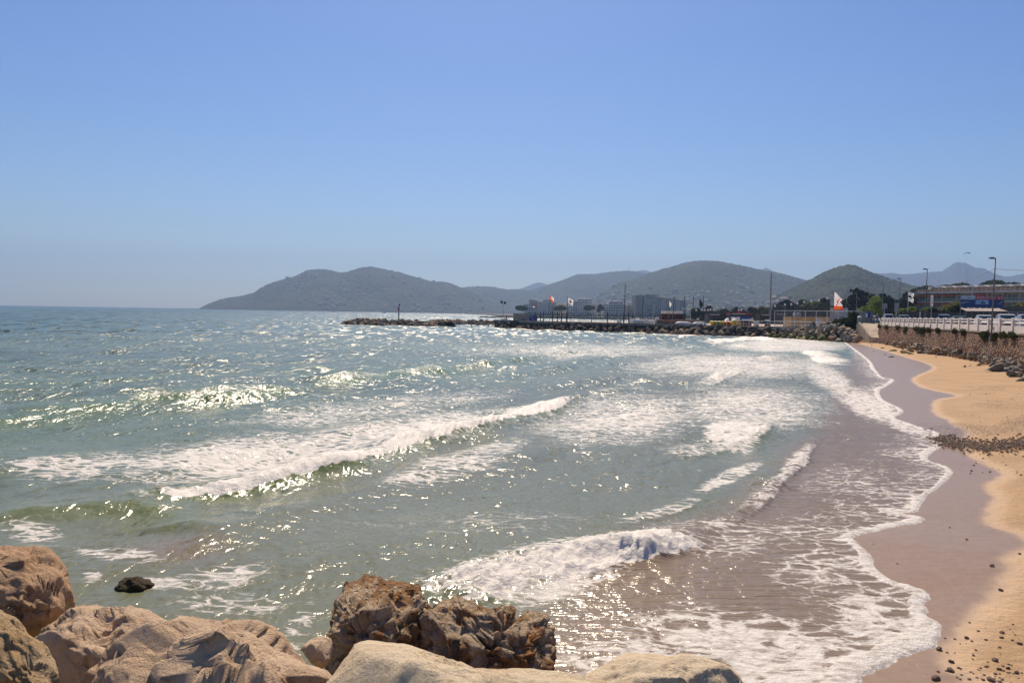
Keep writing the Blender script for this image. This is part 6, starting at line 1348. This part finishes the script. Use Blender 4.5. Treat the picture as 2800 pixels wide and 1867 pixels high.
# ================================================================== PEOPLE
def skinned(name, pts, edges, rad, m, parent, root=0):
    me = bpy.data.meshes.new(name); me.from_pydata(pts, edges, []); me.materials.append(m); o = link(name, me, parent)
    sk = o.modifiers.new('skin', 'SKIN'); sk.use_smooth_shade = True
    if not me.skin_vertices:
        bm = bmesh.new(); bm.from_mesh(me); bm.verts.layers.skin.verify(); bm.to_mesh(me); bm.free()
    for i, r in enumerate(rad): me.skin_vertices[0].data[i].radius = (r, r)
    me.skin_vertices[0].data[root].use_root = True
    ss_ = o.modifiers.new('sub', 'SUBSURF'); ss_.levels = 1; ss_.render_levels = 2; return o
skin_m = mat('skin', (.42, .24, .16), .6, .08); hair_m = mat('hair', (.03, .02, .015), .7)
def person(label, loc, rz, shirt, trousers, hat=None, pose='stand', h=1.72, grp=None):
    o = thing('person', label, 'person', loc, rz, grp); k = h/1.72
    if pose == 'stand':
        J = {'pel': (0, 0, .93), 'chest': (0, 0, 1.28), 'neck': (0, 0, 1.47), 'head': (0, -.02, 1.60), 'top': (0, -.01, 1.68), 'sl': (-.19, 0, 1.40), 'sr': (.19, 0, 1.40), 'el': (-.25, .03, 1.14), 'er': (.25, .03, 1.14), 'wl': (-.20, -.13, .95), 'wr': (.24, -.08, .91), 'hl': (-.18, -.17, .87), 'hr': (.24, -.12, .83),
             'pl': (-.10, 0, .88), 'pr': (.10, 0, .88), 'kl': (-.12, -.03, .50), 'kr': (.13, -.02, .50), 'al': (-.12, .02, .08), 'ar': (.15, .02, .08), 'tl': (-.13, -.14, .04), 'tr': (.17, -.14, .04)}
    else:
        J = {'pel': (0, .10, .48), 'chest': (0, -.02, .80), 'neck': (0, -.08, .97), 'head': (0, -.14, 1.08), 'top': (0, -.15, 1.16), 'sl': (-.18, -.05, .91), 'sr': (.18, -.05, .91), 'el': (-.20, -.22, .68), 'er': (.20, -.22, .68), 'wl': (-.10, -.40, .60), 'wr': (.10, -.40, .60), 'hl': (-.05, -.46, .58), 'hr': (.05, -.46, .58),
             'pl': (-.10, .06, .46), 'pr': (.10, .06, .46), 'kl': (-.14, -.38, .55), 'kr': (.14, -.36, .52), 'al': (-.13, -.42, .10), 'ar': (.14, -.46, .08), 'tl': (-.13, -.58, .04), 'tr': (.14, -.60, .04)}
    J = {a: tuple(c*k for c in b) for a, b in J.items()}
    names_ = ['pel', 'chest', 'neck', 'head', 'top', 'sl', 'el', 'wl', 'hl', 'sr', 'er', 'wr', 'hr', 'pl', 'kl', 'al', 'tl', 'pr', 'kr', 'ar', 'tr']; rad = [.13, .13, .05, .095, .07, .06, .042, .03, .035, .06, .042, .03, .035, .085, .06, .042, .035, .085, .06, .042, .035]
    E_ = [(0, 1), (1, 2), (2, 3), (3, 4), (1, 5), (5, 6), (6, 7), (7, 8), (1, 9), (9, 10), (10, 11), (11, 12), (0, 13), (13, 14), (14, 15), (15, 16), (0, 17), (17, 18), (18, 19), (19, 20)]
    skinned('body', [J[n_] for n_ in names_], E_, [r*k for r in rad], skin_m, o)
    V_ = lambda a, b, t_: tuple(np.array(J[a])*(1-t_)+np.array(J[b])*t_)
    skinned('shirt', [J['pel'], J['chest'], V_('chest', 'neck', .6), J['sl'], J['el'], V_('el', 'wl', .5), J['sr'], J['er'], V_('er', 'wr', .5)], [(0, 1), (1, 2), (1, 3), (3, 4), (4, 5), (1, 6), (6, 7), (7, 8)], [.155*k, .16*k, .08*k, .08*k, .06*k, .055*k, .08*k, .06*k, .055*k], shirt, o)
    skinned('trousers', [J['pel'], J['pl'], J['kl'], V_('kl', 'al', .9), J['pr'], J['kr'], V_('kr', 'ar', .9)], [(0, 1), (1, 2), (2, 3), (0, 4), (4, 5), (5, 6)], [.15*k, .11*k, .085*k, .075*k, .11*k, .085*k, .075*k], trousers, o)
    hd = J['head']; MB().sphere((hd[0], hd[1]+.015, hd[2]+.05*k), .105*k, 10, 7, sc_=(.95, 1.05, .9)).build('cap' if hat else 'hair', hat or hair_m, o, True)
    MB().sphere((hd[0], hd[1]-.10*k, hd[2]), .016*k, 5, 4).build('nose', skin_m, o)
    for s in (-1, 1): MB().sphere((hd[0]+s*.035*k, hd[1]-.088*k, hd[2]+.03*k), .012*k, 5, 4).build('eye', black, o)
    for s, a in ((-1, 'tl'), (1, 'tr')): MB().box(-.05, .05, -.12, .10, -.03, .05).build('shoe', dark, o).location = J[a]
    return o
striped = mat('striped_grey', (.34, .31, .32), .8, .4, 30); pz = PROM_Z+.05
person('person in grey striped clothes standing left at the ramp head', at(2383, 140, pz), .5, striped, striped, grp='people at the ramp head'); person('person in a pink top and grey jeans with a white cap at the ramp head', at(2398, 138.5, pz-.03), -.3, mat('pink_shirt', (.45, .25, .24), .8), mat('grey_jeans', (.22, .24, .28), .85), whit, grp='people at the ramp head')
person('person in dark clothes standing by the balustrade end', at(2409, 141, pz), 1.2, black, mat('black_trousers', (.03, .03, .035), .85), grp='people at the ramp head', h=1.8); person('child in pale clothes with a white hat among the adults', at(2390, 142, pz), .2, flagw, mat('grey_jeans', (.22, .24, .28), .85), whit, grp='people at the ramp head', h=1.2)
p = sand_hit(2371.5, 927.5); person('person in a dark wetsuit sitting on a round rock at the foot of the ramp', (p[0], p[1], p[2]-.02), -1.15, black, black, pose='sit')
r_ = link('rock', P_grey[2]); q = sand_hit(2382, 927); r_.location = (q[0]-.05, q[1]+.25, q[2]+.12); r_.scale = (.85, .55, .62); tag(r_, 'rounded dark rock the wetsuited person sits on', 'rock')
q = sand_hit(2403, 929); sb = thing('surfboard', 'white surfboard with a red underside lying on the sand below the ramp', 'surfboard', (q[0], q[1], q[2]+.12), .12)
v = []; n_, k = 12, 8
for i in range(n_+1):
    u = i/n_; s_ = max(.02, math.sin(math.pi*u)**.6)
    for j in range(k): t_ = 2*math.pi*j/k; v.append((-1.15+2.3*u, .30*s_*math.cos(t_), .055*math.sin(t_)+.10*(2*u-1)**2))
f = [(i*k+j, i*k+(j+1) % k, (i+1)*k+(j+1) % k, (i+1)*k+j) for i in range(n_) for j in range(k)]
me = mesh('deck', v, f, [whit, redm], True); me.polygons.foreach_set('material_index', [0 if (j % k) < k/2 else 1 for i in range(n_) for j in range(k)]); link('deck', me, sb); MB().box(-.9, -.7, -.01, .01, -.16, -.02).build('fin', redm, sb)
person('person in a pink top standing on the outer breakwater', at(1384.5, 232, 1.75), 3.0, mat('pink_top', (.55, .2, .18), .8), mat('pink_top2', (.4, .16, .14), .8))

# ================================================================== BEACON, BUOYS, BOATS
bc = thing('beacon', 'small harbour beacon with a red top and black lantern on the outer breakwater', 'beacon', at(1090, 229, 1.5)); hB = top(1091, 833, 229)-1.5
MB().tube([(0, 0, 0), (0, 0, hB*.60)], [.24, .18], 12).build('column', mat('beacon_white', (.55, .53, .50), .6), bc, True); MB().tube([(0, 0, hB*.60), (0, 0, hB*.84)], .22, 12).build('red_band', mat('beacon_red', (.30, .02, .03), .5), bc, True); MB().tube([(.1, 0, hB*.84), (.14, 0, hB*.96)], .05, 6).build('stem', dark, bc); MB().sphere((.14, 0, hB), .24, 10, 8).build('lantern', dark, bc, True); MB().box(-.4, .4, -.4, .4, -.3, .02).build('base', conc, bc)
bym = mat('buoy_yellow', (.50, .46, .05), .5, .1)
for px, py, r, l in ((1101, 887.5, .24, 'yellow buoy before the near breakwater stones'), (1166, 890, .28, 'yellow buoy at the right end of the near breakwater'), (1185, 887, .36, 'taller yellow buoy right of the breakwater end'), (1290, 893.5, .24, 'yellow buoy floating before the far breakwater stretch'), (1335, 893, .22, 'yellow buoy nearest the quay tip')):
    p = ground(px, py+r*5); o = thing('buoy', l, 'buoy', (p[0], p[1], .05), 0, 'yellow swimming zone buoys'); MB().sphere((0, 0, .1), r, 10, 8).build('float', bym, o, True); MB().tube([(0, 0, .1+r*.8), (0, 0, .1+r*1.5)], r*.22, 6).build('top_ring', bym, o)
p = ground(913, 854.5); o = thing('buoy', 'tiny dark buoy on the open sea left of the breakwater', 'buoy', (p[0], p[1], 0)); MB().sphere((0, 0, .8), 1.4, 8, 6).build('float', dark, o, True); MB().tube([(0, 0, 1), (0, 0, 3)], .3, 6).build('stem', dark, o)
p = ground(1309, 888.8); 
for px, py, l in ((1305, 889, 'dark rock tip awash before the far breakwater'), (1298, 889, 'tiny dark rock beside the other awash one')): q = ground(px, py); put(P_dark[0], q[0], q[1], .1, .5, l, 'rock', 'rocks awash off the breakwater')
p = at(1050, 1600, 0); sbt = thing('sailboat', 'small white sailing boat far out before the headland', 'sailboat', p); hS = top(1050, 846, 1600); 
MB().prism([(-1.6, hS*.1), (1.4, hS*.1), (.3, hS)], 0, .15).build('mainsail', whit, sbt); MB().prism([(1.5, hS*.12), (4.0, hS*.1), (.6, hS*.85)], 0, .1).build('jib', whit, sbt); MB().box(-4, 4, -1, 1, 0, hS*.08, taper=-.1).build('hull', whit, sbt); MB().tube([(.35, 0, 0), (.35, 0, hS)], .1, 5).build('mast', pole_grey, sbt)
# kite
kt = thing('kite', 'dark curved kitesurfing kite high in the sky at right', 'kite', atY(2645, 694, 600)); v = []; n_ = 12
for i in range(n_+1):
    a = math.pi*(.12+.62*i/n_); x, z = 2.9*math.cos(a), 1.6*math.sin(a)-.6; c = .55+.5*math.sin(math.pi*i/n_)
    v += [(x, -c, z), (x, c, z-.15), (x, c, z-.32), (x, -c, z-.22)]
f = [(4*i+j, 4*i+4+j, 4*i+4+(j+1) % 4, 4*i+(j+1) % 4) for i in range(n_) for j in range(4)]+[(0, 1, 2, 3), (4*n_+3, 4*n_+2, 4*n_+1, 4*n_)]
link('canopy', mesh('canopy', v, f, navy), kt).scale = (-1.0, 1, 1); MB().tube([(-1.2, 0, .2), (-1.6, 0, -1.5)], .06, 4).build('bridle', dark, kt)
cable('kite_line', 'faint taut line below the kite before the far peak', [atY(2640, 714, 600), atY(2663, 699, 600)], 0)

# ================================================================== HILLSIDE HOUSES
hm = [mat('house_white', (.80, .74, .66), .85, .1, .1), mat('house_cream', (.74, .60, .44), .85, .1, .1), mat('house_pink', (.68, .46, .36), .85, .1, .1)]
HP = []
for i in range(9):
    r0 = random.Random(400+i); w_, d_, h_ = r0.uniform(9, 17), r0.uniform(8, 12), r0.uniform(5, 9); b = MB(); b.box(-w_/2, w_/2, -d_/2, d_/2, -4, h_, 0); e = .8
    if i % 3 != 2:
        b.add([(-w_/2-e, -d_/2-e, h_), (w_/2+e, -d_/2-e, h_), (w_/2+e, d_/2+e, h_), (-w_/2-e, d_/2+e, h_), (-w_/2+d_*.45, 0, h_+2.4), (w_/2-d_*.45, 0, h_+2.4)], [(0, 1, 5, 4), (1, 2, 5), (2, 3, 4, 5), (3, 0, 4)], 1)
    else: b.box(-w_/2-.3, w_/2+.3, -d_/2-.3, d_/2+.3, h_, h_+.5, 0)
    for q in range(3): b.box(-w_*.36+q*w_*.3, -w_*.36+q*w_*.3+1.6, -d_/2-.08, -d_/2, h_*.45, h_*.45+1.7, 2)
    HP.append(b.data('house', [hm[i % 3], rooft, winm]))
HN = [k for k in HILLS]
cnt = 0; rnd = random.Random(9)
def scatter(hill_, D, n, pxr, pyr, label, grp, bias=1.6, sc0=1.0):
    xs, ys, Z = HILLS[hill_]; done = 0; tries = 0
    while done < n and tries < n*60:
        tries += 1; px = rnd.uniform(*pxr); t_ = rnd.random()**bias; Y = ys[0]+(D-ys[0])*(.05+.9*t_); x = (px-CX)/F_PX*Y; z = hill_z(hill_, x, Y)
        qx_, qy_ = project(x, Y, z)
        if z < 2 or not (pyr[0] < qy_ < pyr[1]): continue
        if vnoise(np.array([qx_*.03]), np.array([qy_*.08]), s=2)[0] < rnd.uniform(-.7, .1): continue
        o = link('house', rnd.choice(HP)); o.location = (x, Y, z-1); o.rotation_euler = (0, 0, rnd.uniform(-.7, .7)); s = rnd.uniform(.8, 1.25)*sc0; o.scale = (s, s, s); mi_ = HP.index(o.data); tag(o, '%s %s %s on the %s, %s and %s' % (('large' if s > 1.1*sc0 else 'small' if s < .92*sc0 else 'middling'), ('white', 'cream', 'pink')[mi_ % 3], ('flat roofed house' if mi_ % 3 == 2 else 'red roofed house'), label, 'low down' if qy_ > pyr[1]-25 else 'high up' if qy_ < pyr[0]+28 else 'halfway up', ('towards its left end', 'left of its middle', 'right of its middle', 'towards its right end')[min(3, int(4*(qx_-pxr[0])/(pxr[1]-pxr[0])))]), 'house', grp); done += 1
KEYS = list(HILLS.keys())
scatter(KEYS[0], 4000, 80, (700, 1330), (756, 852), 'headland', 'villas on the headland', 1.3, .95)
scatter(KEYS[2], 3400, 190, (1560, 2190), (782, 856), 'middle hill', 'houses on the middle hill', 2.0, .85)
scatter(KEYS[3], 1900, 12, (2050, 2160), (810, 850), 'near hill', 'houses below the near hill', 1.2, 1.1)
q = at(1721, 4880, 0); zt3 = top(1720, 741, 4900)-8; o = thing('radio_mast', 'thin lattice radio mast on the ridge left of the big hill', 'radio mast', (atY(1720, 741, 4900)[0], 4900, zt3)); MB().tube([(0, 0, 0), (0, 0, top(1720, 724, 4900)-zt3)], [2.2, .5], 5).build('tower', pole_grey, o); MB().tube([(0, 0, 0), (0, 0, (top(1720, 724, 4900)-zt3)*.4)], [3.2, 1.6], 5).build('lower_section', pole_grey, o)
# small clouds
